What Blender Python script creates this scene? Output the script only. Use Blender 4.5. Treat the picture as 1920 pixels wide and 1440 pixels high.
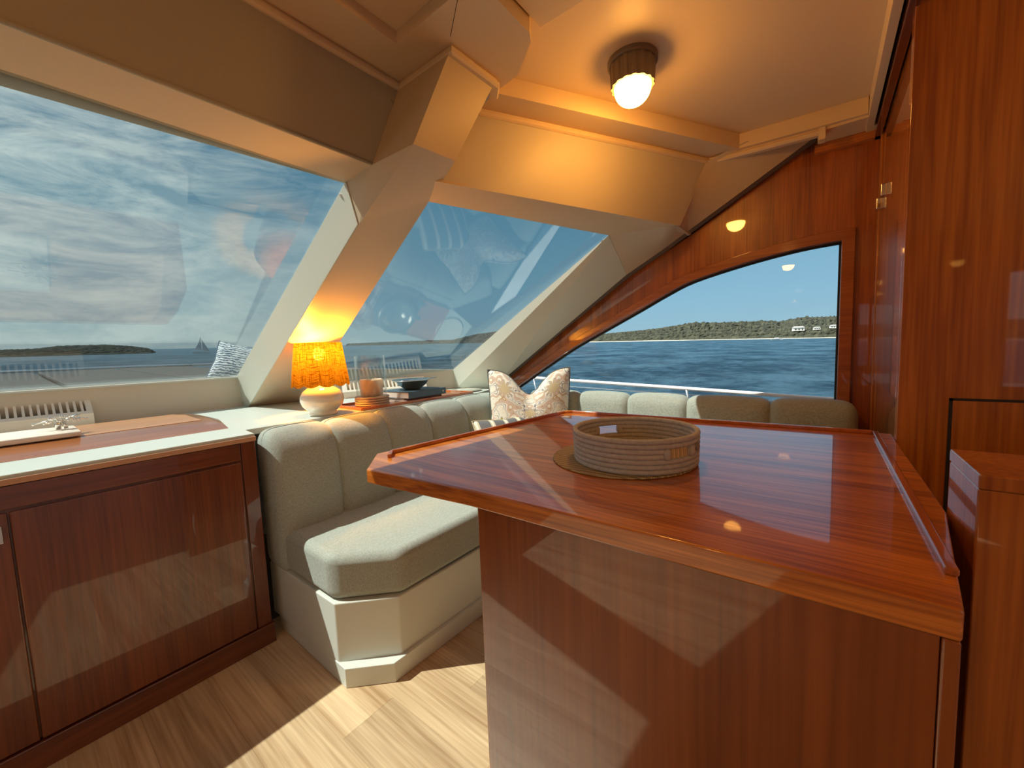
import bpy, bmesh, math, random
from mathutils import Vector, Matrix
random.seed(7)
S = bpy.context.scene
for o in list(bpy.data.objects): bpy.data.objects.remove(o)
COL = S.collection
R = math.radians

# ------------------------------------------------------------------ camera
cam = bpy.data.cameras.new('camera'); camo = bpy.data.objects.new('camera', cam); COL.objects.link(camo)
cam.lens = 14.03; cam.sensor_width = 36; cam.clip_start = .02; cam.clip_end = 20000
r_, u_, w_ = Vector((.790, .612, -.038)), Vector((-.023, .091, .996)), Vector((-.613, .786, -.086))
M = Matrix((r_, u_, -w_)).transposed().to_4x4(); M.translation = Vector((0, 0, 1.2))
camo.matrix_world = M.normalized()
S.camera = camo
S.view_settings.view_transform = 'Standard'; S.view_settings.look = 'None'
S.view_settings.exposure = 0.0; S.view_settings.gamma = 1.0; S.view_settings.use_curve_mapping = False

# ------------------------------------------------------------------ sky
def world():
    w = bpy.data.worlds.new('sky'); S.world = w; w.use_nodes = True
    nt = w.node_tree; N = nt.nodes; L = nt.links; N.clear()
    out = N.new('ShaderNodeOutputWorld'); bg = N.new('ShaderNodeBackground'); L.new(bg.outputs[0], out.inputs[0])
    tc = N.new('ShaderNodeTexCoord'); sep = N.new('ShaderNodeSeparateXYZ'); L.new(tc.outputs['Generated'], sep.inputs[0])
    ramp = N.new('ShaderNodeValToRGB'); L.new(sep.outputs[2], ramp.inputs[0])
    e = ramp.color_ramp.elements
    e[0].position = 0.0; e[0].color = (.36, .56, .66, 1)
    e[1].position = .9; e[1].color = (.07, .22, .45, 1)
    a = e.new(.10); a.color = (.28, .53, .70, 1)
    a = e.new(.35); a.color = (.14, .36, .54, 1)
    # haze bank and broken cloud over the bow (towards -X)
    mp = N.new('ShaderNodeMapping'); mp.inputs['Scale'].default_value = (1.6, 1.6, 5.5); mp.inputs['Rotation'].default_value = (R(14), 0, R(10))
    L.new(tc.outputs['Generated'], mp.inputs[0])
    n1 = N.new('ShaderNodeTexNoise'); n1.inputs['Scale'].default_value = 3.2; n1.inputs['Detail'].default_value = 10; n1.inputs['Roughness'].default_value = .66
    n1.inputs['Distortion'].default_value = .5
    L.new(mp.outputs[0], n1.inputs[0])
    cr = N.new('ShaderNodeValToRGB'); L.new(n1.outputs[0], cr.inputs[0])
    cr.color_ramp.elements[0].position = .41; cr.color_ramp.elements[1].position = .62
    az = N.new('ShaderNodeMapRange'); L.new(sep.outputs[1], az.inputs[0])
    az.inputs[1].default_value = .62; az.inputs[2].default_value = .12; az.inputs[3].default_value = 0; az.inputs[4].default_value = 1
    mu = N.new('ShaderNodeMath'); mu.operation = 'MULTIPLY'; L.new(cr.outputs[0], mu.inputs[0]); L.new(az.outputs[0], mu.inputs[1])
    mu2 = N.new('ShaderNodeMath'); mu2.operation = 'MULTIPLY'; mu2.inputs[1].default_value = .85; L.new(mu.outputs[0], mu2.inputs[0])
    mix = N.new('ShaderNodeMixRGB'); L.new(mu2.outputs[0], mix.inputs[0]); L.new(ramp.outputs[0], mix.inputs[1]); mix.inputs[2].default_value = (1.05, 1.15, 1.12, 1)
    # grey-green sea haze low over the bow
    hz = N.new('ShaderNodeMapRange'); L.new(sep.outputs[2], hz.inputs[0]); hz.inputs[1].default_value = .45; hz.inputs[2].default_value = .02; hz.inputs[3].default_value = 0; hz.inputs[4].default_value = .6
    az2 = N.new('ShaderNodeMapRange'); L.new(sep.outputs[1], az2.inputs[0]); az2.inputs[1].default_value = .75; az2.inputs[2].default_value = .3
    hm = N.new('ShaderNodeMath'); hm.operation = 'MULTIPLY'; L.new(hz.outputs[0], hm.inputs[0]); L.new(az2.outputs[0], hm.inputs[1])
    mix2 = N.new('ShaderNodeMixRGB'); L.new(hm.outputs[0], mix2.inputs[0]); L.new(mix.outputs[0], mix2.inputs[1]); mix2.inputs[2].default_value = (.50, .60, .60, 1); mix = mix2
    L.new(mix.outputs[0], bg.inputs[0]); bg.inputs[1].default_value = 1.0
world()
sl = bpy.data.lights.new('sun', 'SUN'); sl.energy = 9.5; sl.angle = R(.6); sl.color = (1, .97, .88)
so = bpy.data.objects.new('sun', sl); COL.objects.link(so)
so.rotation_euler = Vector((-.51, -.48, 1)).to_track_quat('Z', 'Y').to_euler()

# ------------------------------------------------------------------ helpers
OFF = {}
def off(o): return OFF.get(o.name, Vector((0, 0, 0))) if o else Vector((0, 0, 0))
def root(name, loc, label, cat, group=None):
    o = bpy.data.objects.new(name, None); COL.objects.link(o); o.location = loc; o.empty_display_size = .05
    OFF[o.name] = Vector(loc); tag(o, label, cat, group); return o
def tag(o, label=None, cat=None, group=None, kind=None):
    if label: o['label'] = label
    if cat: o['category'] = cat
    if group: o['group'] = group
    if kind: o['kind'] = kind
    return o
def obj(name, verts, faces, mat, parent=None, smooth=False, bevel=0, segs=2, origin=None):
    me = bpy.data.meshes.new(name)
    of = off(parent)
    if parent is None and origin is not None: of = Vector(origin)
    me.from_pydata([tuple(Vector(v) - of) for v in verts], [], faces); me.validate()
    bm = bmesh.new(); bm.from_mesh(me); bmesh.ops.recalc_face_normals(bm, faces=bm.faces); bm.to_mesh(me); bm.free()
    o = bpy.data.objects.new(name, me); COL.objects.link(o)
    if parent: o.parent = parent; OFF[o.name] = of
    elif origin is not None: o.location = origin; OFF[o.name] = of
    if mat: me.materials.append(mat)
    if smooth or bevel:
        for p in me.polygons: p.use_smooth = True
    if bevel:
        b = o.modifiers.new('b', 'BEVEL'); b.width = bevel; b.segments = segs; b.limit_method = 'ANGLE'; b.angle_limit = R(30); b.harden_normals = True
    return o
def struct(o): o['kind'] = 'structure'; return o
def loftd(A, B, n=8, m=6):
    def at(P, t):
        t = t * (len(P) - 1); i = min(int(t), len(P) - 2); return Vector(P[i]).lerp(Vector(P[i + 1]), t - i)
    V = [at(A, i / n).lerp(at(B, i / n), j / m) for i in range(n + 1) for j in range(m + 1)]
    F = [(i * (m + 1) + j, (i + 1) * (m + 1) + j, (i + 1) * (m + 1) + j + 1, i * (m + 1) + j + 1) for i in range(n) for j in range(m)]
    return V, F
def boxd(x0, x1, y0, y1, z0, z1):
    v = [(x, y, z) for x in (x0, x1) for y in (y0, y1) for z in (z0, z1)]
    return v, [(0, 1, 3, 2), (4, 6, 7, 5), (0, 4, 5, 1), (2, 3, 7, 6), (0, 2, 6, 4), (1, 5, 7, 3)]
def box(name, x0, x1, y0, y1, z0, z1, mat, parent=None, bevel=0, **k):
    v, f = boxd(x0, x1, y0, y1, z0, z1); return obj(name, v, f, mat, parent, bevel=bevel, **k)
def merge(*vf):
    V, F = [], []
    for v, f in vf:
        n = len(V); V += list(v); F += [tuple(i + n for i in q) for q in f]
    return V, F
def prismd(poly, z0, z1):
    n = len(poly); v = [(p[0], p[1], z0) for p in poly] + [(p[0], p[1], z1) for p in poly]
    f = [tuple(range(n)), tuple(range(2 * n - 1, n - 1, -1))] + [(i, (i + 1) % n, n + (i + 1) % n, n + i) for i in range(n)]
    return v, f
def prism(name, poly, z0, z1, mat, parent=None, bevel=0, **k):
    v, f = prismd(poly, z0, z1); return obj(name, v, f, mat, parent, bevel=bevel, **k)
def plated(pts, d):
    n = len(pts); d = Vector(d); v = [Vector(p) for p in pts] + [Vector(p) + d for p in pts]
    f = [tuple(range(n)), tuple(range(2 * n - 1, n - 1, -1))] + [(i, (i + 1) % n, n + (i + 1) % n, n + i) for i in range(n)]
    return v, f
def lathed(prof, c=(0, 0, 0), n=48, cap=True):
    v, f = [], []
    for r, z in prof:
        for i in range(n):
            a = 2 * math.pi * i / n; v.append((c[0] + r * math.cos(a), c[1] + r * math.sin(a), c[2] + z))
    for j in range(len(prof) - 1):
        for i in range(n): f.append((j * n + i, j * n + (i + 1) % n, (j + 1) * n + (i + 1) % n, (j + 1) * n + i))
    if cap:
        if prof[0][0] > 1e-4: f.append(tuple(range(n - 1, -1, -1)))
        if prof[-1][0] > 1e-4: f.append(tuple((len(prof) - 1) * n + i for i in range(n)))
    return v, f
def tubed(pts, r, n=10, closed=False):
    pts = [Vector(p) for p in pts]; v, f = [], []; m = len(pts)
    prev = None
    for i, p in enumerate(pts):
        if closed: t = (pts[(i + 1) % m] - pts[i - 1]).normalized()
        else: t = (pts[min(i + 1, m - 1)] - pts[max(i - 1, 0)]).normalized()
        if prev is None:
            a = t.cross(Vector((0, 0, 1)));
            if a.length < 1e-3: a = t.cross(Vector((1, 0, 0)))
            a.normalize()
        else:
            a = (prev - t * prev.dot(t)).normalized()
        prev = a; b = t.cross(a)
        for k in range(n):
            q = 2 * math.pi * k / n; v.append(p + (a * math.cos(q) + b * math.sin(q)) * r)
    for i in range(m if closed else m - 1):
        for k in range(n):
            f.append((i * n + k, i * n + (k + 1) % n, ((i + 1) % m) * n + (k + 1) % n, ((i + 1) % m) * n + k))
    if not closed: f.append(tuple(range(n))); f.append(tuple((m - 1) * n + k for k in range(n - 1, -1, -1)))
    return v, f
def rboxd(hx, hy, hz, r, n=10, bulge=(0, 0, 0), fn=None):
    """rounded, puffed box of half sizes centred on the origin"""
    bm = bmesh.new(); bmesh.ops.create_cube(bm, size=2); bmesh.ops.subdivide_edges(bm, edges=bm.edges, cuts=n, use_grid_fill=True)
    h = (hx, hy, hz); vs = []
    for v in bm.verts:
        u = v.co.copy()
        u = Vector([math.copysign(min(1, abs(c)) ** .8, c) for c in u])
        p = Vector([u[i] * h[i] for i in range(3)])
        inner = Vector([max(-(h[i] - r), min(h[i] - r, p[i])) for i in range(3)])
        d = p - inner
        if d.length > 1e-6: p = inner + d.normalized() * r
        for i in range(3):
            j, k = (i + 1) % 3, (i + 2) % 3
            p[i] += bulge[i] * u[i] * (1 - u[j] ** 2) * (1 - u[k] ** 2)
        if fn: p = fn(p, u)
        v.co = p
    V = [v.co.copy() for v in bm.verts]; F = [tuple(v.index for v in f.verts) for f in bm.faces]; bm.free()
    return V, F
def xf(vf, mat4):
    return [mat4 @ Vector(v) for v in vf[0]], vf[1]
def T(loc, rz=0, rx=0, ry=0): return Matrix.Translation(loc) @ Matrix.Rotation(rz, 4, 'Z') @ Matrix.Rotation(ry, 4, 'Y') @ Matrix.Rotation(rx, 4, 'X')

# ------------------------------------------------------------------ materials
def mat(name):
    m = bpy.data.materials.new(name); m.use_nodes = True; nt = m.node_tree; b = nt.nodes['Principled BSDF']; return m, nt, b
def plain(name, col, rough=.5, metal=0, bump=0, bscale=200, var=.0, coat=0, spec=.5):
    m, nt, b = mat(name); N, L = nt.nodes, nt.links
    b.inputs['Base Color'].default_value = (*col, 1); b.inputs['Roughness'].default_value = rough; b.inputs['Metallic'].default_value = metal
    b.inputs['Coat Weight'].default_value = coat; b.inputs['Coat Roughness'].default_value = .05; b.inputs['Specular IOR Level'].default_value = spec
    tc = N.new('ShaderNodeTexCoord'); nz = N.new('ShaderNodeTexNoise'); L.new(tc.outputs['Object'], nz.inputs[0]); nz.inputs['Scale'].default_value = bscale; nz.inputs['Detail'].default_value = 4
    if var:
        n2 = N.new('ShaderNodeTexNoise'); L.new(tc.outputs['Object'], n2.inputs[0]); n2.inputs['Scale'].default_value = bscale * .15; n2.inputs['Detail'].default_value = 5
        mx = N.new('ShaderNodeMixRGB'); L.new(n2.outputs[0], mx.inputs[0]); mx.inputs[1].default_value = (*[c * (1 - var) for c in col], 1); mx.inputs[2].default_value = (*[min(1, c * (1 + var)) for c in col], 1)
        L.new(mx.outputs[0], b.inputs['Base Color'])
    if bump:
        bp = N.new('ShaderNodeBump'); bp.inputs['Strength'].default_value = bump; bp.inputs['Distance'].default_value = .002; L.new(nz.outputs[0], bp.inputs['Height']); L.new(bp.outputs[0], b.inputs['Normal'])
    return m
def wood(name, light, dark, axis, gloss=True, scale=1.0, contrast=1.0, rough=.35, coat_r=.03, vary=False):
    m, nt, b = mat(name); N, L = nt.nodes, nt.links
    tc = N.new('ShaderNodeTexCoord'); mp = N.new('ShaderNodeMapping'); L.new(tc.outputs['Object'], mp.inputs[0])
    sc = [16 * scale] * 3; sc[axis] = .9 * scale; mp.inputs['Scale'].default_value = sc
    if vary:
        oi = N.new('ShaderNodeObjectInfo'); vm = N.new('ShaderNodeVectorMath'); vm.operation = 'SCALE'; L.new(oi.outputs['Random'], vm.inputs['Scale']); vm.inputs[0].default_value = (37, 11, 23)
        L.new(vm.outputs[0], mp.inputs['Location'])
    n1 = N.new('ShaderNodeTexNoise'); L.new(mp.outputs[0], n1.inputs[0]); n1.inputs['Scale'].default_value = 1.0; n1.inputs['Detail'].default_value = 4; n1.inputs['Roughness'].default_value = .55; n1.inputs['Distortion'].default_value = .8
    mp2 = N.new('ShaderNodeMapping'); L.new(tc.outputs['Object'], mp2.inputs[0]); sc = [140 * scale] * 3; sc[axis] = 4 * scale; mp2.inputs['Scale'].default_value = sc
    n2 = N.new('ShaderNodeTexNoise'); L.new(mp2.outputs[0], n2.inputs[0]); n2.inputs['Scale'].default_value = 1.0; n2.inputs['Detail'].default_value = 2
    ad = N.new('ShaderNodeMixRGB'); ad.inputs[0].default_value = .42; L.new(n1.outputs[0], ad.inputs[1]); L.new(n2.outputs[0], ad.inputs[2])
    cr = N.new('ShaderNodeValToRGB'); L.new(ad.outputs[0], cr.inputs[0]); e = cr.color_ramp.elements
    e[0].position = .5 - .16 / contrast; e[1].position = .5 + .14 / contrast; e[0].color = (*dark, 1); e[1].color = (*light, 1)
    if vary:
        hs = N.new('ShaderNodeHueSaturation'); L.new(cr.outputs[0], hs.inputs['Color']); mr = N.new('ShaderNodeMapRange'); L.new(oi.outputs['Random'], mr.inputs[0]); mr.inputs[3].default_value = .85; mr.inputs[4].default_value = 1.13; L.new(mr.outputs[0], hs.inputs['Value']); L.new(hs.outputs[0], b.inputs['Base Color'])
    else: L.new(cr.outputs[0], b.inputs['Base Color'])
    b.inputs['Roughness'].default_value = rough
    if gloss: b.inputs['Coat Weight'].default_value = 1; b.inputs['Coat Roughness'].default_value = coat_r; b.inputs['Coat IOR'].default_value = 1.55
    return m
CH_L, CH_D = (.45, .115, .014), (.19, .036, .005)
WOODV = wood('varnished_cherry_upright', CH_L, CH_D, 2)
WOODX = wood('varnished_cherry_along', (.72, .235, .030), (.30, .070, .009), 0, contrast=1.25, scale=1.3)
WOODY = wood('varnished_cherry_across', CH_L, CH_D, 1)
WOODDK = wood('dark_varnished_mahogany', (.20, .046, .008), (.085, .017, .003), 2)
WOODDY = wood('dark_mahogany_rail', (.19, .042, .007), (.085, .017, .003), 1)
PLANK = wood('pale_oak_plank', (.68, .50, .30), (.34, .205, .10), 0, gloss=False, scale=.7, contrast=.95, rough=.40, vary=True)
WHITE = plain('white_laminate', (.60, .64, .585), .35, bump=.05, bscale=300)
CREAM = plain('cream_painted_panel', (.57, .51, .41), .5, bump=.08, bscale=400)
VINYL = plain('cream_headliner_vinyl', (.62, .47, .30), .55, bump=.15, bscale=500)
GREYV = plain('taupe_headliner_vinyl', (.40, .36, .28), .6, bump=.25, bscale=600)
CEIL = plain('ceiling_panel_paint', (.75, .58, .37), .45, bump=.05, bscale=200)
DARK = plain('black_shadow_gap', (.02, .015, .012), .7)
CHROME = plain('polished_chrome', (.82, .82, .80), .12, 1)
BASEW = plain('white_sofa_base_vinyl', (.66, .69, .62), .45, bump=.1, bscale=300)

def fabric(name, col, col2, sc=1.0):
    m, nt, b = mat(name); N, L = nt.nodes, nt.links
    tc = N.new('ShaderNodeTexCoord')
    a = N.new('ShaderNodeTexNoise'); mp = N.new('ShaderNodeMapping'); L.new(tc.outputs['Object'], mp.inputs[0]); mp.inputs['Scale'].default_value = (500 * sc, 90 * sc, 500 * sc); L.new(mp.outputs[0], a.inputs[0]); a.inputs['Scale'].default_value = 1; a.inputs['Detail'].default_value = 3
    c = N.new('ShaderNodeTexNoise'); mp2 = N.new('ShaderNodeMapping'); L.new(tc.outputs['Object'], mp2.inputs[0]); mp2.inputs['Scale'].default_value = (90 * sc, 500 * sc, 120 * sc); L.new(mp2.outputs[0], c.inputs[0]); c.inputs['Scale'].default_value = 1; c.inputs['Detail'].default_value = 3
    mx = N.new('ShaderNodeMixRGB'); mx.blend_type = 'MIX'; mx.inputs[0].default_value = .5; L.new(a.outputs[0], mx.inputs[1]); L.new(c.outputs[0], mx.inputs[2])
    cr = N.new('ShaderNodeValToRGB'); L.new(mx.outputs[0], cr.inputs[0]); cr.color_ramp.elements[0].position = .38; cr.color_ramp.elements[1].position = .62
    cr.color_ramp.elements[0].color = (*col2, 1); cr.color_ramp.elements[1].color = (*col, 1)
    L.new(cr.outputs[0], b.inputs['Base Color']); b.inputs['Roughness'].default_value = .9; b.inputs['Sheen Weight'].default_value = .2
    bp = N.new('ShaderNodeBump'); bp.inputs['Strength'].default_value = .35; bp.inputs['Distance'].default_value = .001; L.new(mx.outputs[0], bp.inputs['Height']); L.new(bp.outputs[0], b.inputs['Normal'])
    return m
SOFA = fabric('grey_green_tweed', (.42, .455, .40), (.28, .305, .26))
def glassmat(name, tint, refl=1.0, ior=1.5):
    m = bpy.data.materials.new(name); m.use_nodes = True; nt = m.node_tree; N, L = nt.nodes, nt.links; N.clear()
    out = N.new('ShaderNodeOutputMaterial'); tr = N.new('ShaderNodeBsdfTransparent'); tr.inputs[0].default_value = (*tint, 1)
    gl = N.new('ShaderNodeBsdfGlossy'); gl.inputs['Roughness'].default_value = 0.0; gl.inputs['Color'].default_value = (refl, refl, refl, 1)
    ge = N.new('ShaderNodeNewGeometry'); dt = N.new('ShaderNodeVectorMath'); dt.operation = 'DOT_PRODUCT'; L.new(ge.outputs['Incoming'], dt.inputs[0]); L.new(ge.outputs['Normal'], dt.inputs[1])
    def mm(op, a, b_=None):
        n_ = N.new('ShaderNodeMath'); n_.operation = op
        for i, q in enumerate((a, b_)):
            if q is None: continue
            if isinstance(q, (int, float)): n_.inputs[i].default_value = q
            else: L.new(q, n_.inputs[i])
        return n_.outputs[0]
    f0 = ((ior - 1) / (ior + 1)) ** 2
    fr = mm('ADD', mm('MULTIPLY', mm('POWER', mm('SUBTRACT', 1.0, mm('ABSOLUTE', dt.outputs['Value'])), 5.0), 1 - f0), f0)
    mx = N.new('ShaderNodeMixShader'); L.new(fr, mx.inputs[0]); L.new(tr.outputs[0], mx.inputs[1]); L.new(gl.outputs[0], mx.inputs[2]); L.new(mx.outputs[0], out.inputs[0])
    return m
WSGLASS = glassmat('tinted_windscreen_glass', (.74, .775, .77))
SDGLASS = glassmat('clear_side_glass', (.98, .99, .99), .5, 1.35)
CLGLASS = glassmat('clear_glass', (.96, .96, .95))

# ------------------------------------------------------------------ sea and land
NS = Vector((.026, -.005, 1)).normalized()
EX = Vector((1, 0, 0)); EX = (EX - NS * EX.dot(NS)).normalized(); EY = NS.cross(EX)
HS = 3.4
def sea(az, d, h=0):
    a = R(az); return Vector((0, 0, 1.2)) - NS * HS + (EX * math.sin(a) + EY * math.cos(a)) * d + NS * h
def make_sea():
    m, nt, b = mat('sea_water'); N, L = nt.nodes, nt.links
    tc = N.new('ShaderNodeTexCoord'); mp = N.new('ShaderNodeMapping'); L.new(tc.outputs['Object'], mp.inputs[0]); mp.inputs['Scale'].default_value = (1.0, .75, 1); mp.inputs['Rotation'].default_value = (0, 0, R(25))
    n1 = N.new('ShaderNodeTexNoise'); L.new(mp.outputs[0], n1.inputs[0]); n1.inputs['Scale'].default_value = .8; n1.inputs['Detail'].default_value = 10; n1.inputs['Roughness'].default_value = .72
    n2 = N.new('ShaderNodeTexNoise'); L.new(mp.outputs[0], n2.inputs[0]); n2.inputs['Scale'].default_value = .13; n2.inputs['Detail'].default_value = 6
    ad = N.new('ShaderNodeMath'); ad.operation = 'ADD'; L.new(n1.outputs[0], ad.inputs[0]); L.new(n2.outputs[0], ad.inputs[1])
    bp = N.new('ShaderNodeBump'); bp.inputs['Strength'].default_value = 1; bp.inputs['Distance'].default_value = .9; L.new(ad.outputs[0], bp.inputs['Height']); L.new(bp.outputs[0], b.inputs['Normal'])
    cr = N.new('ShaderNodeValToRGB'); L.new(ad.outputs[0], cr.inputs[0]); cr.color_ramp.elements[0].position = .43; cr.color_ramp.elements[1].position = .57
    cr.color_ramp.elements[0].color = (.008, .032, .058, 1); cr.color_ramp.elements[1].color = (.065, .14, .20, 1)
    ad2 = N.new('ShaderNodeMath'); ad2.operation = 'MULTIPLY'; ad2.inputs[1].default_value = .5; L.new(ad.outputs[0], ad2.inputs[0]); L.new(ad2.outputs[0], cr.inputs[0])
    L.new(cr.outputs[0], b.inputs['Base Color']); b.inputs['Roughness'].default_value = .35; b.inputs['IOR'].default_value = 1.33; b.inputs['Specular IOR Level'].default_value = .15
    # disc of rings, finer near the boat with real swell
    V, F = [], []; n = 120; rings = [2.5]
    while rings[-1] < 9000: rings.append(rings[-1] * 1.12 + .5)
    for rr in rings:
        for i in range(n): 
            z = (math.sin(rr * .9 + i * .7) * .03 + random.uniform(-.05, .05)) if 6 < rr < 200 else 0
            V.append(sea(i * 360 / n, rr, z))
    for j in range(len(rings) - 1):
        for i in range(n): F.append((j * n + i, j * n + (i + 1) % n, (j + 1) * n + (i + 1) % n, (j + 1) * n + i))
    o = obj('sea', V, F, m, smooth=True); struct(o)
make_sea()
def foliage(name, c1, c2):
    m, nt, b = mat(name); N, L = nt.nodes, nt.links
    tc = N.new('ShaderNodeTexCoord'); n1 = N.new('ShaderNodeTexNoise'); L.new(tc.outputs['Object'], n1.inputs[0]); n1.inputs['Scale'].default_value = .16; n1.inputs['Detail'].default_value = 8; n1.inputs['Roughness'].default_value = .7
    cr = N.new('ShaderNodeValToRGB'); L.new(n1.outputs[0], cr.inputs[0]); cr.color_ramp.elements[0].position = .4; cr.color_ramp.elements[1].position = .62; cr.color_ramp.elements[0].color = (*c1, 1); cr.color_ramp.elements[1].color = (*c2, 1)
    L.new(cr.outputs[0], b.inputs['Base Color']); b.inputs['Roughness'].default_value = 1; b.inputs['Specular IOR Level'].default_value = .1; return m
HILL = foliage('wooded_hillside', (.030, .034, .025), (.085, .085, .055)); SAND = plain('pale_beach_sand', (.55, .50, .40), .9)
def land(name, az0, az1, dist, prof, depth, label, cat='headland', beach=True, seed=1, m=HILL, stp=.18):
    rnd = random.Random(seed); rt = root(name, sea((az0 + az1) / 2, dist), label, cat)
    V, F = [], []; n = int((az1 - az0) / stp) + 2; k = 9
    def H(a):
        for (a0, h0), (a1, h1) in zip(prof, prof[1:]):
            if a0 <= a <= a1: return (h0 + (h1 - h0) * (a - a0) / (a1 - a0)) * dist * math.pi / 180 + (HS if h0 > 0 or h1 > 0 else 0) * 1.0
        return 0
    for i in range(n):
        a = az0 + (az1 - az0) * i / (n - 1); h = H(a)
        for j in range(k):
            t = j / (k - 1); g = math.sin(min(1, t * 1.15) * math.pi / 2) ** .8
            hh = h * g * (1 + rnd.uniform(-.12, .12)) if j else 0
            V.append(sea(a, dist + depth * t, hh + (.3 if j == 0 else 0)))
    for i in range(n - 1):
        for j in range(k - 1): F.append((i * k + j, (i + 1) * k + j, (i + 1) * k + j + 1, i * k + j + 1))
    obj('wooded_slope', V, F, m, rt)
    # tree crowns along the slope: countless, one part
    bm = bmesh.new()
    for i in range(n):
        a = az0 + (az1 - az0) * (i + rnd.random()) / n; h = H(a)
        for j in range(1, k):
            t = (j + rnd.uniform(-.4, .2)) / (k - 1); g = math.sin(min(1, t * 1.15) * math.pi / 2) ** .8
            s = dist * .0048 * rnd.uniform(.6, 1.3)
            if h * g < s * .6: continue
            mm = Matrix.Translation(sea(a + rnd.uniform(-.1, .1), dist + depth * t, h * g - s * .35)) @ Matrix.Diagonal((s * 1.3, s * 1.3, s * .8, 1))
            bmesh.ops.create_icosphere(bm, subdivisions=1, radius=1, matrix=mm)
    V = [v.co.copy() for v in bm.verts]; F = [tuple(v.index for v in f.verts) for f in bm.faces]; bm.free()
    c = obj('tree_crowns', V, F, m, rt, smooth=True); c['kind'] = 'stuff'
    if beach:
        V, F = [], []
        for i in range(n):
            a = az0 + (az1 - az0) * i / (n - 1); V += [sea(a, dist - 8, .0), sea(a, dist + 4, dist * .0016)]
        for i in range(n - 1): F.append((2 * i, 2 * i + 2, 2 * i + 3, 2 * i + 1))
        obj('beach', V, F, SAND, rt)
    return rt
land('headland', -30, 12, 620, [(-30, .35), (-25, .88), (-18, 1.5), (-13.4, 2.3), (-9, 2.1), (-6, 2.2), (-4, 2.0), (-2, 2.45), (1.5, 2.35), (6, 2.2), (12, 1.2)], 160,
     'long low wooded green headland with a thin beach, seen through the side window')
land('distant_coast', -60, -36, 1500, [(-60, .1), (-51, .35), (-46, .40), (-43, 1.2), (-40, 1.6), (-36, 1.3)], 300, 'dark distant coast seen through the middle windscreen pane', 'coast', False, 3,
     foliage('far_dark_coast', (.02, .025, .03), (.05, .055, .06)))
land('wooded_island', -92, -79.6, 420, [(-92, .0), (-87.5, .2), (-86, .45), (-83, .5), (-81.5, .3), (-80.2, .02), (-79.6, -.4)], 60, 'low dark wooded island on the left horizon beyond the foredeck', 'island', False, 5,
     foliage('dark_island_trees', (.01, .012, .01), (.035, .04, .03)))
HOUSE = plain('white_house_wall', (.8, .78, .7), .8); ROOF = plain('grey_house_roof', (.3, .29, .27), .8)
def house(az, dist, h, wd, label):
    p = sea(az, dist, h); rt = root('house', p, label, 'house', None)
    z = Matrix.Translation(p) @ Matrix.Rotation(R(-az + 12), 4, 'Z')
    w2, d2, hh = wd / 2, wd * .35, wd * .33
    v, f = boxd(-w2, w2, -d2, d2, 0, hh); obj('wall', *xf((v, f), z), HOUSE, rt)
    v = [(-w2 * 1.08, -d2 * 1.15, hh), (w2 * 1.08, -d2 * 1.15, hh), (w2 * 1.08, d2 * 1.15, hh), (-w2 * 1.08, d2 * 1.15, hh), (-w2 * .8, 0, hh * 1.6), (w2 * .8, 0, hh * 1.6)]
    obj('roof', *xf((v, [(0, 1, 5, 4), (2, 3, 4, 5), (0, 4, 3), (1, 2, 5), (0, 3, 2, 1)]), z), ROOF, rt)
    for k in range(3):
        x = -w2 * .6 + k * w2 * .6; v, f = boxd(x - wd * .05, x + wd * .05, -d2 - .1, -d2 + .1, hh * .3, hh * .75); obj('window', *xf((v, f), z), DARK, rt)
house(-2.3, 640, 9.5, 12, 'largest white house on the wooded headland, leftmost of three')
house(-.6, 640, 10.5, 7, 'small white house in the middle of the three on the headland')
house(.9, 640, 12, 8, 'white house on the headland nearest the window frame')
# boats
def hull(L_, W_, H_):
    V, F = [], []; st = 9
    for i in range(st):
        t = i / (st - 1); w = W_ / 2 * (1 - t ** 2.6) * (1 if i < st - 1 else .02) + .01
        sh = H_ * (1 + .25 * t * t)
        V += [(t * L_, -w, sh), (t * L_, -w * .55, -.1), (t * L_, w * .55, -.1), (t * L_, w, sh)]
    for i in range(st - 1):
        for j in range(3): F.append((i * 4 + j, i * 4 + j + 1, (i + 1) * 4 + j + 1, (i + 1) * 4 + j))
        F.append((i * 4 + 3, i * 4, (i + 1) * 4, (i + 1) * 4 + 3))
    F += [(0, 3, 2, 1), tuple((st - 1) * 4 + j for j in range(4))]
    return V, F
BOATW = plain('white_boat_gelcoat', (.85, .85, .82), .3)
p = sea(-4.9, 420); rt = root('motorboat', p, 'small white motorboat on the blue water below the headland', 'boat'); z = T(p, R(10))
obj('hull', *xf(hull(8.5, 2.6, 1.1), z), BOATW, rt); obj('cabin', *xf(rboxd(1.6, .9, .5, .2, 4), z @ T((4, 0, 1.5))), BOATW, rt)
SAIL = plain('grey_sailcloth', (.45, .46, .50), .9)
p = sea(-76.35, 330); rt = root('sailboat', p, 'tiny sailing boat with a grey sail on the left horizon', 'boat'); z = T(p, R(70))
obj('hull', *xf(hull(9, 2.4, 1.0), z), BOATW, rt)
obj('mast', *xf(tubed([(5, 0, .8), (5, 0, 11)], .07, 6), z), CHROME, rt)
obj('mainsail', *xf(plated([(4.9, 0, 1.8), (4.9, 0, 10.8), (3.2, .2, 6), (.9, .3, 1.9)], (0, .03, 0)), z), SAIL, rt)
obj('jib', *xf(plated([(5.2, 0, 9.2), (8.9, 0, 1.2), (5.3, .2, 1.5)], (0, .03, 0)), z), SAIL, rt)

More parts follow.
